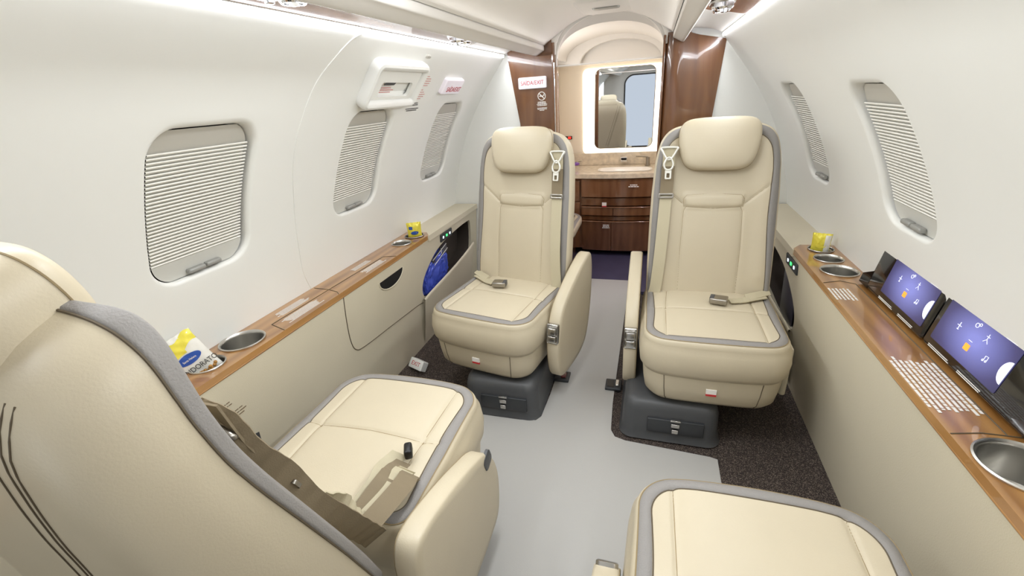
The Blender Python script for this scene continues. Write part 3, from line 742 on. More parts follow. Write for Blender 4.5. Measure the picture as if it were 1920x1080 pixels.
    for off in (0, .010, .030):
        tubes('rear_stitching', [[TB @ Vector((s*(q.x-off), q.y+off*.3, B.rear(s*(q.x-off), q.y+off*.3, SD)-.0004)) for q in rs_]], .0010, 'seam_dark', bk, 5)
    # headrest
    R = []
    n = 64
    hc = .650 if near else .602
    fz = .75 if near else 1
    prof = [(0.05, -.085), (.55, -.09), (.82, -.082), (.95, -.06), (1, -.02), (1.0, .022), (.992, .036*fz), (.972, .046*fz), (.92, .056*fz), (.82, .062*fz), (.6, .067*fz), (.3, .070*fz), (.05, .071*fz)]
    ho = [(.0, .105), (.07, .104), (.115, .097), (.138, .076), (.1445, .040), (.141, -.005), (.130, -.045), (.112, -.074), (.082, -.088), (.04, -.091), (0, -.092)]
    ho = smooth_pts([(a, b_, 0) for a, b_ in ho]+[(-a, b_, 0) for a, b_ in reversed(ho[1:-1])], 5, True); n = len(ho)
    for q, d in prof:
        R.append([TB @ Vector((p_.x*q*(.86 if near else 1), hc+(max(p_.y, -.05) if d < 0 else p_.y)*q, d-(.022 if near else 0))) for p_ in ho])
    hd = rings('headrest', R, 'leather', root, cap0=True, cap1=True, angle=80)
    tubes('headrest_piping', [[p_+(TB.to_3x3() @ Vector((0, 0, .0005))) for p_ in R[5]]], .0014, 'seam', hd, 5, True)
    # armrest on the aisle side
    xa = s*.284
    sil = smooth_pts([(.175, .15, 0), (.150, .26, 0), (.165, .36, 0), (.215, .445, 0), (.30, .495, 0), (.42, .545, 0), (.53, .575, 0), (.575, .555, 0), (.585, .46, 0), (.56, .30, 0), (.50, .17, 0), (.40, .125, 0), (.25, .125, 0)], 7, True)
    if near:
        for p_ in sil: p_.y *= .87
    cx, cz = .37, .33; R = []
    for ins, dx in ((.03, -.0255), (.005, -.025), (.0, -.019), (0, 0), (0, .019), (.005, .025), (.03, .0255)):
        ring = []
        for p_ in sil:
            dx_, dz_ = p_.x-cx, p_.y-cz; L = math.hypot(dx_, dz_); q = 1-ins/L; ring.append(Vector((xa+dx, cx+dx_*q, cz+dz_*q)))
        R.append(ring)
    ar = rings('armrest', R, 'leather', root, cap0=True, cap1=True, angle=60)
    tubes('armrest_stitching', [[p_+Vector((-s*.0 , 0, 0)) for p_ in R[1 if s > 0 else 5]]], .0011, 'seam', ar, 5, True)
    # latch plate at the front bend
    La = empty_frame = frame_at((xa, .158, .355), (1, 0, 0), (0, -1, .12))
    if near:
        if s < 0:
            framed_ring('armrest_cap', frame_at((xa-.0245, .215, .365), (0, -1, .35), (-1, 0, 0)), .046, .050, .014, [(0, -.006), (0, .0022), (.003, .0035)], 'plinth', root, cap=True)
        else: framed_ring('latch', frame_at((xa, .204, .379), (1, 0, 0), (0, -1, .8)), .044, .034, .008, [(0, -.012), (0, .003), (.003, .005)], 'steel', root, cap=True)
    else:
        lt = framed_ring('latch', La, .050, .085, .006, [(0, -.01), (0, .004), (.003, .006), (.006, .004)], 'steel', root, cap=True)
        bm = bmesh.new(); bm_box(bm, (0, .012, .009), (.034, .030, .012), .004); bm_box(bm, (0, -.020, .009), (.034, .026, .012), .004); bm.transform(La); from_bm('latch_button', bm, 'steel', lt)
    # wall side lower panel
    box('side_panel', (-s*.262, .36, .27), (.022, .42, .20), 'panel_leather', root, .009)
    # belts
    st = .118
    nrm = fw
    def bp(u, h, d=0): return TB @ Vector((u, h, B.H(u, h, 1)+d))
    ud = Vector((1, 0, 0))
    blg = .035 if near else .004
    if near:
        wdn = Vector((s*.5, 0, 0))+fw*.85
        ribbon('shoulder_strap', [bp(s*.160, .53, .006), bp(s*.185, .50, .010), bp(s*.198, .44, .006), bp(s*.200, .36, .012), bp(s*.202, .27, .008), bp(s*.206, .18, .018), bp(s*.210, .10, .030), bp(s*.205, .03, .045)], lambda t: wdn+Vector((s*.25*math.sin(t*9), 0, 0)), .048, 'strap_dark', root, n=8, wob=.0015)
        ribbon('shoulder_strap', [bp(s*.178, .24, .02), bp(s*.182, .17, .040), bp(s*.190, .10, .045), bp(s*.185, .05, .06), bp(s*.17, .02, .075)], lambda t: fw+Vector((s*.9*math.cos(t*5), 0, 0)), .045, 'strap', root, n=8, wob=.002)
    else: ribbon('shoulder_strap', [bp(s*.178, .60, .022), bp(s*.178, .52, .012), bp(s*.180, .42, .008), bp(s*.184, .30, .010+blg), bp(s*.19, .16, .012+blg*1.4), bp(s*.198, .05, .012+blg), bp(s*.205, .012, .020)], (1, .0, 0), .046, 'strap', root, n=8)
    ribbon('strap_sleeve', [bp(s*.178, .53, .016), bp(s*.179, .46, .013), bp(s*.180, .425, .013)], (1, 0, 0), .049, 'strap_dark', root)
    bb = frame_at(bp(s*.180, .415 if not near else .33, .015), (1, 0, 0), fw)
    framed_ring('strap_adjuster', bb, .058, .020, .005, [(0, -.003), (0, .003), (.004, .004), (.007, .003)], 'nickel', root)
    hb = frame_at(bp(s*.178, .57, .028), (1, 0, 0), fw) if not near else frame_at(bp(s*.165, .47, .022), (.9, 0, -s*.5), fw+Vector((s*.3, 0, 0)))
    BK = 'nickel' if near else 'buckle'
    hk = tubes('buckle_hook', [[hb @ Vector(q) for q in smooth_pts([(-.028, .030, 0), (.028, .030, 0), (.026, .018, .002), (.008, -.012, .003), (-.008, -.012, .003), (-.026, .018, .002)], 4, True)]], .0042, BK, root, 8, True)
    tubes('buckle_link', [[hb @ Vector(q) for q in smooth_pts([(-.006, -.010, .005), (-.017, -.032, .005), (-.010, -.052, .005), (.010, -.052, .005), (.017, -.032, .005), (.006, -.010, .005)], 4, True)]], .0038, BK, hk, 8, True)
    bm = plate_bm(rr(.024, .036, .004), [rr(.012, .018, .003, cy=-.004)], .004, hb @ Matrix.Translation((0, -.072, .006))); from_bm('buckle_tongue', bm, BK, hk)
    if lap:
        zt = lambda x, y: C.H(x, y, 1)+Z_C
        def cp(x, y, d=0): return Vector((x, y, zt(x, y)+d))
        if near:
            # crumpled webbing gathered at the aisle end of the seat
            for q in range(4):
                x0 = s*(.13+.022*q)
                ribbon('lap_strap', [cp(x0, .52+shift*.3, .03+.012*q), cp(x0-.01, .45, .035+.015*(q % 2)), cp(x0+.006, .39, .020), cp(x0, .33+.02*q, .008)], lambda t: Vector((.75, .25, .6)), .046, 'strap_dark' if q % 2 else 'strap', root, n=6, wob=.002)
            e1 = cp(s*.155, .33, .03); box('belt_end', e1, (.02, .038, .026), 'black', root, .006, Matrix.Rotation(.5, 3, 'Z'))
        else:
            P = [cp(-s*.215, .40, .012), cp(-s*.17, .375, .010), cp(-s*.12, .345, .007), cp(-s*.075, .325, .010)]
            ribbon('lap_strap', P, Vector((.25*s*-1*-1, 1, 0)), .040, 'strap', root, n=8, wob=.0006)
            ribbon('lap_strap', [cp(-s*.235, .43, .02), cp(-s*.19, .40, .016), cp(-s*.14, .375, .010)], Vector((.1*s, 1, .2)), .038, 'strap', root, n=8)
            Mb = frame_at(cp(-s*.035, .31, .018), (1, 0, 0), (0, 0, 1)) @ Matrix.Rotation(rad(14*s), 4, 'Z')
            bm = bmesh.new(); bm_box(bm, (0, 0, 0), (.062, .048, .022), .004); bm.transform(Mb); bu = from_bm('lap_buckle', bm, 'nickel', root)
            bm = bmesh.new(); bm_box(bm, (s*.024, 0, .002), (.016, .036, .021), .002); bm.transform(Mb); from_bm('buckle_slot', bm, 'plinth', bu)
    # plinth
    if plinth:
        x0, x1, v0, v1 = plinth
        w_, d_ = x1-x0, v1-v0
        PR = Matrix.Rotation(-rad(rz), 4, 'Z') if abs(rz) < 90 else Matrix()
        R = []
        for ins, z in ((-.01, 0), (-.004, .01), (0, .035), (.004, .122), (.012, .152), (.03, .163), (.06, .166)):
            R.append([PR @ Vector(((x0+x1)/2+a, (v0+v1)/2+b_, z)) for a, b_ in rr(w_-2*ins, d_-2*ins, .05-ins*.3)])
        pl_ = rings('plinth', R, 'plinth', root, cap1=True, angle=50)
        # drawer in the front face
        cxp = (x0+x1)/2+.02
        def pbox(nm, c, sz, m, par, bv): 
            bm = bmesh.new(); bm_box(bm, c, sz, bv); bm.transform(PR); return from_bm(nm, bm, m, par)
        dr_ = pbox('drawer', (cxp, v0-.001, .070), (.20, .014, .062), 'plinth_dark', root, .003)
        pbox('latch', (cxp, v0-.010, .082), (.030, .008, .016), 'steel', dr_, .002); pbox('latch_pull', (cxp, v0-.012, .057), (.024, .010, .018), 'steel', dr_, .003)
        pbox('latch_cap', (cxp, v0-.008, .103), (.036, .010, .006), 'steel', dr_, .001)
    return root
seat((.512, 1.385, 0), 0, -1, 'right aft beige seat facing forward, lap buckle lying square on its cushion', plinth=(-.30, .05, .02, .62))
seat((-.385, 1.425, 0), -11, 1, 'left aft beige seat facing forward, turned slightly towards the window', plinth=(-.068, .258, -.012, .58))
seat((-.415, 1.035, 0), 180, -1, 'left front beige seat seen from behind, its backrest filling the lower left corner', shift=.155, recl=21, near=True, plinth=(-.26, .12, .10, .62))
seat((.512, .805, 0), 180, 1, 'right front beige seat of which only the cushion shows at the bottom edge', shift=.155, recl=21, near=True, plinth=(-.08, .27, .10, .62))

# ------------------------------------------------------------------ floor
tag(box('floor', (0, .57, -.028), (2.1, 4.34, .04), 'carpet'), 'dark brown speckled carpet of the cabin floor', None, None, 'structure')
fo = [(-.42, Y0), (.555, Y0), (.555, 1.345), (.53, 1.352), (.23, 1.372), (.19, 1.385), (.172, 1.42), (.165, 1.60), (.165, 2.74), (.175, 2.96), (-.165, 2.96), (-.115, 2.74), (-.112, 1.60), (-.118, 1.44), (-.135, 1.412), (-.20, 1.402), (-.42, 1.400)]
o = plate('aisle_covering', fo, 'floor', None, depth=.009, M=Matrix.Translation((0, 0, -.0004))); tag(o, 'pale grey aisle covering with cut-outs around the seat plinths', 'floor covering')
# seat track fittings
for x, y, lb in ((-.082, 1.73, 'dark floor fitting with a red lens beside the left aft plinth'), (.158, 1.71, 'dark floor fitting with a chrome latch beside the right aft plinth')):
    r_ = empty('floor_fitting', (x, y, 0), 0, lb, 'fitting')
    box('fitting_plate', (0, 0, .006), (.07, .075, .014), 'plinth_dark', r_, .004)
    box('fitting_well', (-.012 if x > 0 else .010, 0, .0135), (.030, .05, .002), 'black', r_)
    if x < 0: box('fitting_lens', (.008, 0, .016), (.022, .04, .006), 'lens_red', r_, .002)
    else: box('fitting_latch', (.018, 0, .018), (.020, .046, .014), 'steel', r_, .005)

# ------------------------------------------------------------------ lower side panels and ledges
def side_x(z): return .843+(.6-z)*.095
LM = {}
def lower_panel(s, name, pocket, lbl):
    # local x = world y, local y = slanted height; holes as openings
    top = Vector((s*side_x(.58), 0, .58)); bot = Vector((s*side_x(-.02), 0, -.02)); up = (top-bot); Ht = up.length; upn = up.normalized()
    u = Vector((0, 1, 0)) if s < 0 else Vector((0, -1, 0))
    nrm = u.cross(upn).normalized()
    M = Matrix((u, upn, nrm)).transposed().to_4x4(); M.translation = bot
    LM[s] = (M, Ht)
    sg_ = 1 if s < 0 else -1
    def loc(y, z): return (sg_*y, (z+.02)/.60*Ht)
    LM[s] = (M, Ht, loc)
    outer = [loc(Y0, -.02), loc(BY, -.02), loc(BY, .58), loc(Y0, .58)]
    hole = [loc(y, z) for y, z in pocket]
    o = plate(name, outer, 'panel_leather', None, [hole], .016, M); tag(o, lbl, None, None, 'structure')
    # pocket interior
    R = [[M @ Vector((a, b_, -.014)) for a, b_ in hole], [M @ Vector((a, b_, -.10)) for a, b_ in hole]]
    o2 = rings('pocket_lining', R, 'pocket_dark', o, cap1=True, angle=30)
    return M
pk = [(p.x, p.y) for p in smooth_pts([(1.93, .36, 0), (1.99, .42, 0), (2.12, .485, 0), (2.30, .515, 0), (2.55, .525, 0), (2.62, .50, 0), (2.62, .32, 0), (2.5, .27, 0), (2.2, .24, 0), (1.98, .26, 0), (1.925, .30, 0)], 5, True)]
ML = lower_panel(-1, 'wall_left_lower', pk, 'beige lower side panel on the left with a storage pocket')
pk2 = [(y-.05, z-.01) for y, z in pk]
MR = lower_panel(1, 'wall_right_lower', pk2, 'beige lower side panel on the right with a storage pocket')
def on_panel(s, y, z, d=0):
    M, Ht, loc = LM[s]; a, b_ = loc(y, z); return M @ Vector((a, b_, d))
# folding table door seam and finger pull
seam = smooth_pts([(1.288, .578, 0), (1.285, .47, 0), (1.292, .375, 0), (1.318, .320, 0), (1.385, .300, 0), (1.60, .283, 0), (1.85, .262, 0), (1.92, .250, 0)], 6)
dr = tubes('table_door_seam', [[on_panel(-1, p.x, p.y, .0002) for p in seam]], .0022, 'seam_dark', None, 6)
tag(dr, None, None, None, 'structure'); dr.name = 'trim_5'; tag(dr, 'dark seam outlining the folding table door in the left side panel')
fp = [(1.535, .530), (1.735, .530)]+[(1.635+.10*math.cos(a), .530+.055*math.sin(a)) for a in np.linspace(0, -PI, 16)[1:-1]]
root = empty('finger_pull', on_panel(-1, 1.635, .52), 0, 'dark half-moon finger pull in the left side panel', 'handle')
inv = Matrix.Translation(-root.location)
def shp(L, s=-1): return [LM[s][2](*q) for q in L]
plate('pull_recess', shp(fp), 'void', root, depth=.001, M=inv @ ML @ Matrix.Translation((0, 0, .0016)))
tubes('pull_rim', [[inv @ on_panel(-1, 1.635+.104*math.cos(a), .530+.059*math.sin(a), .001) for a in np.linspace(0, -PI, 20)]], .0032, 'panel_leather', root, 8)
# dark arc of the floor-level opening behind the near left seat
pts = [(.40+.40*t, .335+.05*math.sin(PI*(.25+.75*t))) for t in np.linspace(0, 1, 14)]
o = plate('side_recess', shp(pts+[(.80, .16), (.40, .16)]), 'plinth', None, depth=.002, M=ML @ Matrix.Translation((0, 0, .003))); tag(o, 'grey recessed panel low on the left wall beyond the front seat', 'panel')
microtext('placard', ML @ Matrix.Translation((*LM[-1][2](.72, .475), .001)), .11, 9, 'text_black', o, .0105, .28, 'L', [.5, .6, .5, 0, .9, 1, 1, .8, .6], 5) if False else None
o = microtext('side_placard', ML @ Matrix.Translation((*LM[-1][2](.735, .465), .0006)), .10, 8, 'text_brown', None, .010, .28, 'L', [.55, .6, .4, 0, .9, 1, .95, .6], 5)
tag(o, 'small brown printed placard low on the left side panel by the front seat', 'placard')
# seat switch plates
for s, y in ((-1, 2.24), (1, 1.955)):
    M, Ht, loc = LM[s]; Mx = M @ Matrix.Translation((*loc(y, .535), .0)); r_ = empty('seat_switch', Mx.translation, 0, 'small black switch plate with green light on the %s side panel' % ('left' if s < 0 else 'right'), 'switch')
    Mi = Matrix.Translation(-r_.location) @ Mx @ Matrix.Rotation(rad(8 if s < 0 else -8)*0, 4, 'Z')
    framed_ring('switch_plate', Mi, .155 if s < 0 else .16, .046, .006, [(0, 0), (0, .004), (.002, .006)], 'plinth_dark', r_, cap=True)
    for q, mm in ((-.045, 'white_led'), (0, 'green_led'), (.045, 'white_led')):
        bm = bmesh.new(); bm_box(bm, (q, 0, .007), (.016 if mm == 'green_led' else .011, .012, .002)); bm.transform(Mi); from_bm('indicator', bm, mm, r_)
# pocket lips and contents
for s in (-1, 1):
    dy = 0 if s < 0 else -.05
    r_ = empty('storage_pocket', on_panel(s, 2.2, .27), 0, 'beige padded lip of the storage pocket beside the %s aft seat' % ('left' if s < 0 else 'right'), 'pocket')
    i_ = Matrix.Translation(-r_.location)
    R = []
    for t in np.linspace(0, 1, 16):
        y = 1.90+.62*t+dy; zt = .285+.125*t**.8; d = .012+.055*math.sin(PI*min(1, t*.55+.06))
        R.append([i_ @ on_panel(s, y, z, dd) for z, dd in ((.02, .006), (.12, d*.6), (zt-.02, d), (zt-.005, d+.002), (zt, d-.004), (zt-.006, d-.010), (zt-.05, d-.010))])
    rings('pocket_lip', R, 'panel_leather', r_, closed=False, angle=60)
from mathutils import noise
bg_ = empty('amenity_bag', on_panel(-1, 2.13, .345, -.03), 0, 'blue shiny plastic bag standing in the left storage pocket', 'bag')
bm = bmesh.new(); bmesh.ops.create_icosphere(bm, subdivisions=5, radius=1)
for v in bm.verts:
    c = v.co.copy(); e = lambda t: math.copysign(abs(t)**.7, t)
    v.co = Vector((e(c.x)*.030, e(c.y)*.155, e(c.z)*.095+c.y*.035)); q = noise.noise(c*3.1)*.5+abs(noise.noise(c*6.3))*.6
    v.co += c*(.022*q)
from_bm('bag_body', bm, 'blue_bag', bg_, True, 30)
bx_ = box('header_card', (.022, .05, .085), (.006, .20, .05), 'magazine', bg_, .001, Matrix.Rotation(rad(12), 3, 'X'))
tubes('white_edging', [[(.028, -.05, .050), (.028, .15, .095)], [(.028, -.05, .085), (.028, .14, .125)], [(.030, .06, .09), (.030, .065, .12)]], .002, 'text_white', bg_, 5)
for k in range(4):
    mg = empty('magazine', on_panel(1, 2.03+.055*k, .325, -.012-.018*k), 0, ['front magazine in the right storage pocket, dark cover', 'second magazine from the front in the right storage pocket', 'third magazine from the front in the right storage pocket', 'rearmost magazine in the right storage pocket'][k], 'magazine', 'magazines in the right pocket')
    Rm = Matrix.Rotation(rad(14+5*k), 3, 'X') @ Matrix.Rotation(rad(-6), 3, 'Y')
    bx_ = box('cover', (0, 0, .0), (.006, .20, .24), 'magazine', mg, .001, Rm); box('pages', (0, .002, .0), (.004, .201, .241), 'paper', mg, .0, Rm)

def ledge(s, name_lbl, cups, lids, endy):
    root = empty('side_ledge', (s*.91, 1.0, .60), 0, name_lbl, 'ledge')
    xi, xo = .843, 1.006
    L = Matrix.Translation((-s*.91, -1.0, -.60))
    far = endy
    outer = [(xi, Y0), (xo, Y0), (xo, far), (xi+.035, far+.0), (xi+.0, far-.05)]
    outer = [(s*a, b_) for a, b_ in outer]
    holes = [[(s*cx+r*1.0*math.cos(a), cy+r*math.sin(a)) for a in np.linspace(0, 2*PI, 40, False)] for cx, cy, r in cups]
    plate('wood_top', outer, 'wood', root, holes, .022, L @ Matrix.Translation((0, 0, .60)))
    # leather shelf beyond the wood
    sh_ = [(s*.815, far-.06), (s*.992, far-.06), (s*.992, BY), (s*.86, BY)] if s < 0 else [(s*.838, far-.06), (s*.992, far-.06), (s*.992, BY), (s*.89, BY)]
    sh_ = [(s*.838, far-.06), (s*1.006, far-.06), (s*1.006, BY), (s*.838, BY)]
    plate('leather_shelf', sh_, 'panel_leather', root, depth=.03, M=L @ Matrix.Translation((0, 0, .598)))
    for cx, cy, r in cups:
        c = Vector((s*cx, cy, 0)); R = []
        for k, z in ((1.0, .596), (1.07, .601), (1.08, .604), (1.03, .606), (.97, .603), (.95, .595), (.93, .535), (.90, .525), (.3, .523)):
            R.append([L @ (c+Vector((r*k*math.cos(a), r*k*math.sin(a), z))) for a in np.linspace(0, 2*PI, 44, False)])
        o = rings('cup_holder', R, 'brushed' if (cx, cy, r) != cups[-1] else 'plinth_dark', root, cap1=True, angle=50)
        if (cx, cy, r) == cups[-1]: tubes('holder_rim', [[L @ (c+Vector((r*1.04*math.cos(a), r*1.04*math.sin(a), .6045))) for a in np.linspace(0, 2*PI, 44, False)]], .0025, 'steel', o, 6, True)
    return root, L
lc = [(.930, .900, .062), (.918, .765, .045), (.918, 1.875, .047), (.912, 2.000, .047)]
ledL, LL = ledge(-1, 'glossy wood ledge under the left windows with cup holders and table lids', lc, None, 2.075)
rc = [(.918, .790, .066), (.926, 1.712, .055), (.930, 1.838, .046), (.935, 1.948, .042)]
ledR, LR = ledge(1, 'glossy wood ledge under the right windows holding the two monitors', rc, None, 2.01)
# lid seams (left): longitudinal joint and cross joints
def seamline(parent, L, pts, m='seam_dark', r=.0016): tubes('lid_joint', [[L @ Vector((x, y, .6003)) for x, y in pts]], r, m, parent, 5)
seamline(ledL, LL, [(-.920, 1.01), (-.915, 1.30), (-.905, 1.68)])
seamline(ledL, LL, [(-.845, .985), (-.920, 1.01)])
seamline(ledL, LL, [(-.846, 1.268), (-.865, 1.285), (-.915, 1.30), (-.988, 1.305)])
seamline(ledL, LL, [(-.905, 1.68), (-.845, 1.695)])
seamline(ledR, LR, [(.845, .862), (.90, .875), (.985, .875)])
seamline(ledR, LR, [(.846, 1.60), (.90, 1.622), (.938, 1.60), (.938, .875)])
TX = lambda L, x, y, s: L @ frame_at((x, y, .6006), (0, 1, 0) if s < 0 else (0, -1, 0), (0, 0, 1))
microtext('lid_print', TX(LL, -.950, 1.14, -1), .16, 5, 'text_white', ledL, .0075, .55, 'C', seed=3)
microtext('lid_print', TX(LL, -.885, 1.12, -1), .18, 7, 'text_white', ledL, .0065, .55, 'C', seed=4)
microtext('lid_print', TX(LL, -.945, 1.56, -1), .13, 4, 'text_white', ledL, .0075, .55, 'C', seed=5)
microtext('lid_print', TX(LL, -.880, 1.56, -1), .16, 5, 'text_white', ledL, .0075, .55, 'C', seed=6)
microtext('lid_print', TX(LR, .872, 1.51, 1), .105, 6, 'text_white', ledR, .0105, .5, 'C', seed=7)
microtext('lid_print', TX(LR, .905, 1.55, 1), .001, 1, 'text_white', ledR, .001, .5, 'C', seed=7) if False else None
microtext('lid_print', TX(LR, .890, 1.03, 1), .23, 9, 'text_white', ledR, .0105, .55, 'C', seed=8)
# ledge inner edge molding
for s in (-1, 1):
    pts = [(s*.846, Y0, .579), (s*.846, 1.95, .579)]
    o = tubes('trim_%d' % (6 if s < 0 else 7), [pts], .004, 'wood', None, 8); tag(o, 'thin wood edge strip under the %s ledge' % ('left' if s < 0 else 'right'), None, None, 'structure')

# monitors
def monitor(y0, y1, sy0, sy1, lbl, bezel):
    yc = (y0+y1)/2; root = empty('monitor', (.958, yc, .606), 0, lbl, 'monitor')
    tilt = math.atan2(.026, .14); up = Vector((math.sin(tilt), 0, math.cos(tilt))); u = Vector((0, -1, 0)); nrm = u.cross(up)
    M = Matrix((u, up, nrm)).transposed().to_4x4(); M.translation = Vector((.0, 0, 0))
    wd = y1-y0; h = .163
    R = []
    for ins, z in ((.004, -.016), (0, -.012), (0, .004), (.003, .007), (.006, .008)):
        R.append([M @ Vector((a, b_+h/2, z)) for a, b_ in rr(wd-2*ins, h-2*ins, .012-ins*.5)])
    rings('housing', R, 'gloss_black', root, cap0=True, cap1=True, angle=35)
    sw2, shh = sy1-sy0, .120; sc_ = yc-(sy0+sy1)/2
    so = plate('screen', rr(sw2, shh, .004), 'screen', root, depth=.001, M=Matrix())
    so.matrix_local = M @ Matrix.Translation((sc_, h/2+.004, .0092)); so.parent = root
    # the screen material is centred on the screen's own origin
    I = M @ Matrix.Translation((sc_, h/2+.004, .0096))
    def ic(name, pts, r, m='icon', cyc=False): tubes(name, [[I @ Vector(p) for p in L] for L in pts], r*.65, m, root, 5, cyc)
    circ = lambda cx, cy, q: [(cx+q*math.cos(a), cy+q*math.sin(a), 0) for a in np.linspace(0, 2*PI, 14, False)]
    ic('gear_icon', [circ(-.012, .030, .005), circ(-.004, .035, .003)], .0010, cyc=True)
    ic('aircraft_icon', [[(-.062, .006, 0), (-.048, .006, 0)], [(-.055, .014, 0), (-.055, -.004, 0)], [(-.058, -.003, 0), (-.052, -.003, 0)]], .0011)
    ic('seat_icon', [[(.030, .030, 0), (.030, .018, 0), (.037, .010, 0)], [(.030, .018, 0), (.023, .010, 0)], [(.025, .024, 0), (.035, .024, 0)]], .0009)
    ic('music_icon', [[(.052, -.020, 0), (.052, -.010, 0), (.060, -.009, 0), (.060, -.019, 0)]], .0010); ic('music_icon', [circ(.050, -.021, .002), circ(.058, -.020, .002)], .001, cyc=True)
    bm = plate_bm(rr(.016, .015, .002), [], .0008, I @ Matrix.Translation((-.004, -.022, .0008))); from_bm('video_icon', bm, 'icon_orange', root)
    ic('video_caption', [[(-.010, -.006, 0), (.002, -.006, 0)]], .0009)
    ic('status_text', [[(.066, .045, 0), (.098, .045, 0)]], .0009)
    pts = [(sw2/2-.001, -.034)]+[(sw2/2-.001-.020*math.sin(a), -.012+.026*-math.cos(a)) for a in np.linspace(0, PI, 12)]
    bm = plate_bm(pts[1:], [], .0008, I @ Matrix.Translation((0, 0, .0008))); from_bm('page_icon', bm, 'icon', root)
    microtext('bezel_print', M @ Matrix.Translation((sc_-.06, .008, .0084)), .10, 2, 'text_white', root, .004, .5, 'L', seed=3)
    microtext('bezel_print', M @ Matrix.Translation((sc_+.06, .008, .0084)), .10, 2, 'text_white', root, .004, .5, 'L', seed=4)
    if bezel:
        bm = plate_bm([(-wd/2-.05, 0), (-wd/2+.01, 0), (-wd/2+.01, .06), (-wd/2-.02, .045), (-wd/2-.05, .03)], [], .03, M @ Matrix.Translation((0, 0, .008))); from_bm('mount', bm, 'gloss_black', root)
        microtext('bezel_mark', M @ Matrix.Translation((-wd/2+.012, h-.02, .0084)) @ Matrix.Rotation(rad(90), 4, 'Z'), .02, 2, 'text_white', root, .004, .5, 'L', seed=9)
    return root
monitor(1.228, 1.565, 1.248, 1.478, 'aft monitor on the right ledge, farther from the viewer', True)
monitor(.78, 1.222, .965, 1.200, 'forward monitor on the right ledge, nearer the viewer', False)

# snack bags
def snack(loc, w_, h_, yaw, tilt, roll, body, lbl, big=False):
    root = empty('snack_bag', loc, 0, lbl, 'snack bag'); root.rotation_euler = (rad(tilt), rad(roll), rad(yaw))
    n, mm = 22, 18; V = []
    def th(u, v): return .016*(max(0, 1-abs(u)**2.5)*max(0, 1-abs(v)**3))**.6+.0015*math.sin(9*u+5*v)*math.cos(11*v)
    for sgn in (-1, 1):
        for i in range(mm+1):
            for j in range(n+1):
                u = -1+2*j/n; v = -1+2*i/mm; pin = 1-.06*(1-abs(v)**2)
                V.append((u*w_/2*pin, sgn*th(u, v)-.0003*sgn+.002*math.sin(14*u)*(abs(v) > .85), h_/2+v*h_/2))
    F = grid_faces(mm+1, n+1, False)+grid_faces(mm+1, n+1, False, (mm+1)*(n+1))
    midx = None
    o = mesh('pouch', V, F, body, root, True)
    if big:
        def sv(u, v, d=.0012): return Vector((u*w_/2*(1-.06*(1-v*v)), -th(u, v)-d, h_/2+v*h_/2))
        def patch(name, f, m, nn=16):
            V = [sv(*f(i/nn, j/nn)) for i in range(nn+1) for j in range(nn+1)]; mesh(name, V, grid_faces(nn+1, nn+1, False), m, root)
        patch('yellow_top', lambda a, b_: (-.98+1.96*a, .5+.42*b_+.10*math.sin(a*9)), 'yellow_foil')
        patch('yellow_band', lambda a, b_: (-.95+1.2*a, .22+.20*b_+.1*a), 'yellow_foil')
        # oval label
        V = [sv(.08, .06, .002)]+[sv(.08+.62*math.cos(t), .06+.20*math.sin(t), .002) for t in np.linspace(0, 2*PI, 30, False)]
        mesh('blue_oval', V, [(0, 1+i, 1+(i+1) % 30) for i in range(30)], 'blue_label', root)
        text('bag_text', 'Santa Helena', frame_at(sv(.08, .05, .003), (1, 0, 0), (0, -1, 0)), .0085, 'text_white', root, sx=.8)
        text('bag_text', 'MENDORATO', frame_at(sv(.10, -.36, .0035), (1, 0, 0), (0, -1, 0)), .021, 'text_black', root, sx=.82)
        for k in range(16):
            a = random.random()*.9-.1; b_ = -.62-random.random()*.24
            bm = bmesh.new(); bmesh.ops.create_uvsphere(bm, u_segments=10, v_segments=6, radius=.0055); bm.transform(Matrix.Translation(sv(a, b_, -.001))); from_bm('nut_picture', bm, 'nuts', root)
    else:
        def sv(u, v, d=.0012): return Vector((u*w_/2*(1-.06*(1-v*v)), -th(u, v)-d, h_/2+v*h_/2))
        V = [sv(.0, .0, .002)]+[sv(.55*math.cos(t), .18*math.sin(t), .002) for t in np.linspace(0, 2*PI, 24, False)]
        mesh('blue_oval', V, [(0, 1+i, 1+(i+1) % 24) for i in range(24)], 'blue_label' if loc[0] < 0 else 'yellow_foil', root)
        if loc[0] < 0:
            V = [sv(-.75+.5*i/4, .35+.3*j/4, .0018) for i in range(5) for j in range(5)]; mesh('blue_mark', V, grid_faces(5, 5, False), 'blue_label', root)
            V = [sv(-.9+1.8*i/8, -.9+.5*j/4, .0015) for i in range(9) for j in range(5)]; mesh('nut_picture', V, grid_faces(9, 5, False), 'nuts', root)
        else:
            V = [sv(.35+.6*i/6, -.9+1.8*j/10, .0015) for i in range(7) for j in range(11)]; mesh('silver_panel', V, grid_faces(7, 11, False), 'white_foil', root)
    return root
snack((-.925, .758, .562), .110, .150, 57, -6, -20, 'white_foil', 'large yellow and white nut snack bag in the cup holder by the left front seat', True)
snack((-.912, 2.008, .570), .076, .105, 31, 4, 0, 'yellow_foil', 'small yellow snack bag in the aft cup holder of the left ledge')
snack((.932, 1.950, .575), .066, .095, -19, 4, 0, 'yellow_foil', 'crumpled yellow snack bag at the aft end of the right ledge')

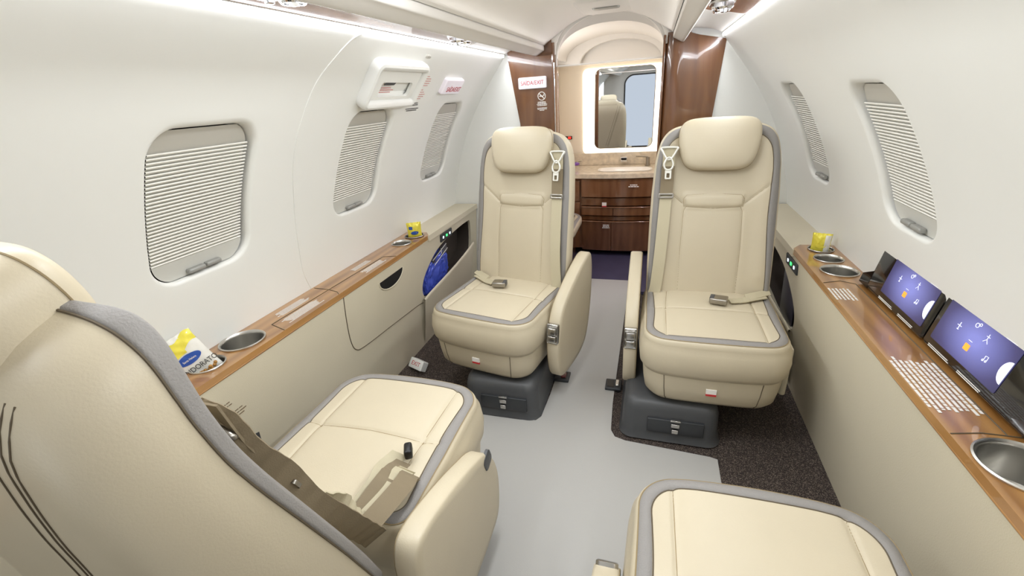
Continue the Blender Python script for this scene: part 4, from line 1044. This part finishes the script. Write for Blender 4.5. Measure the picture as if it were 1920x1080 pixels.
# ------------------------------------------------------------------ left wall fittings
ex = empty('exit_handle_housing', (-W(1.325), 1.635, 1.325), 0, 'white recessed emergency exit handle housing above the middle left window', 'handle housing')
Mw = wall_frame(-1, 1.635, 1.325); Mw.translation = Vector((0, 0, 0))
framed_ring('housing_rim', Mw, .385, .185, .035, [(0, -.01), (0, .022), (.005, .034), (.014, .038), (.024, .036), (.032, .028), (.036, .008), (.037, -.02)], 'white_plastic', ex, 10)
framed_ring('recess_tray', Mw, .315, .115, .015, [(0, .012), (.02, -.0), (.03, .004)], 'wall', ex, 10, True)
plate('inner_face', rr(.312, .115, .014), 'wall', ex, [[(a+.005, b_-.017) for a, b_ in rr(.225, .058, .012)]], .012, Mw @ Matrix.Translation((0, 0, .022)))
plate('handle_slot', [(-.075, -.004), (-.005, -.004), (.01, .012), (-.055, .012)], 'plinth', ex, depth=.002, M=Mw @ Matrix.Translation((0, 0, .0135)))
microtext('handle_print', Mw @ Matrix.Translation((-.045, -.026, .0095)), .11, 3, 'print_red', ex, .009, .3, 'C', [.6, 1, .7])
o = microtext('placard', wall_frame(-1, 1.90, 1.305, .0006), .105, 11, 'print_red', None, .0105, .25, 'C', [.5, .9, 1, .95, .8, 0, .4, .7, 1, .9, .6]); tag(o, 'red printed instructions on the wall beside the exit handle housing', 'placard')
o = microtext('placard', wall_frame(-1, 1.89, 1.232, .0006), .115, 5, 'text_black', None, .0085, .45, 'C', [.6, .7, 0, 1, .8]); tag(o, 'small black printed lines under the red exit instructions', 'placard')
sg = empty('exit_sign', (-W(1.315), 2.19, 1.315), 0, 'lit white SAÍDA/EXIT sign on the curved left wall above the aft window', 'sign')
M2 = wall_frame(-1, 2.19, 1.315); M2.translation = Vector((0, 0, 0))
framed_ring('sign_body', M2, .21, .078, .010, [(0, -.005), (0, .014), (.004, .019), (.008, .020)], 'sign_lit', sg, cap=True)
text('sign_text', 'SAÍDA/EXIT', M2 @ Matrix.Translation((.012, -.012, .0206)), .036, 'text_red', sg, sx=.9)
ck = empty('coat_hook', (-W(1.415), 1.82, 1.415), 0, 'tiny cream coat hook button high on the left wall', 'hook')
M3 = wall_frame(-1, 1.82, 1.415); M3.translation = Vector((0, 0, 0))
framed_ring('hook_body', M3, .034, .012, .005, [(0, -.003), (0, .005), (.003, .007)], 'blind_head', ck, cap=True)
# floor level exit marker
em = empty('floor_exit_sign', (-.815, 1.655, .0), rad(-22), 'small white EXIT marker at floor level below the left side panel', 'sign')
Me = frame_at((0, 0, .035), (1, .0, 0), (0, -1, .8))
framed_ring('marker_body', Me, .095, .05, .006, [(0, -.03), (0, .004), (.003, .006)], 'white_plastic', em, cap=True)
text('marker_text', 'EXIT', Me @ Matrix.Translation((0, 0, .0065)), .03, 'text_red', em)

# ------------------------------------------------------------------ forward end (seen in the mirror)
fw_o = [(-1.05, -.05), (1.05, -.05), (1.05, 1.75), (-1.05, 1.75)]
dh = [(p[0]-.05, p[1]+.80) for p in rr(.66, 1.26, .16, 10)]
o = plate('wall_front', fw_o, 'ceiling', None, [dh], .05, frame_at((0, Y0, 0), (-1, 0, 0), (0, 1, 0))); tag(o, 'forward bulkhead around the open cabin door', None, None, 'structure')
framed_ring('x', frame_at((.05, Y0+.004, .80), (-1, 0, 0), (0, 1, 0)), .70, 1.30, .17, [(0, 0), (0, .015), (.02, .015), (.02, -.05)], 'rubber', None, 10)
bpy.data.objects['x'].name = 'door_1'; tag(bpy.data.objects['door_1'], 'dark seal around the open cabin doorway', None, None, 'structure')
framed_ring('fill_frame', wall_frame(-1, -1.15, .80, -.12), .72, 1.25, .15, [(0, 0), (0, .03), (.02, .03), (.04, .0)], 'rubber', None, 10); tag(bpy.data.objects['fill_frame'], 'added unseen frame around the forward fill light on the left', None, None, 'structure')  # added door-like frame for the forward fill light
# outer skin keeps daylight out except through the doorway
V = [(x, y, z) for y in (Y0-.02, 4.0) for x, z in ((-1.1, -.06), (-1.1, 1.0), (-.75, 1.6), (0, 1.8), (.75, 1.6), (1.1, 1.0), (1.1, -.06))]
o = mesh('wall_outer', V, grid_faces(2, 7, True), 'wall', None, False); tag(o, 'outer fuselage skin', None, None, 'structure')
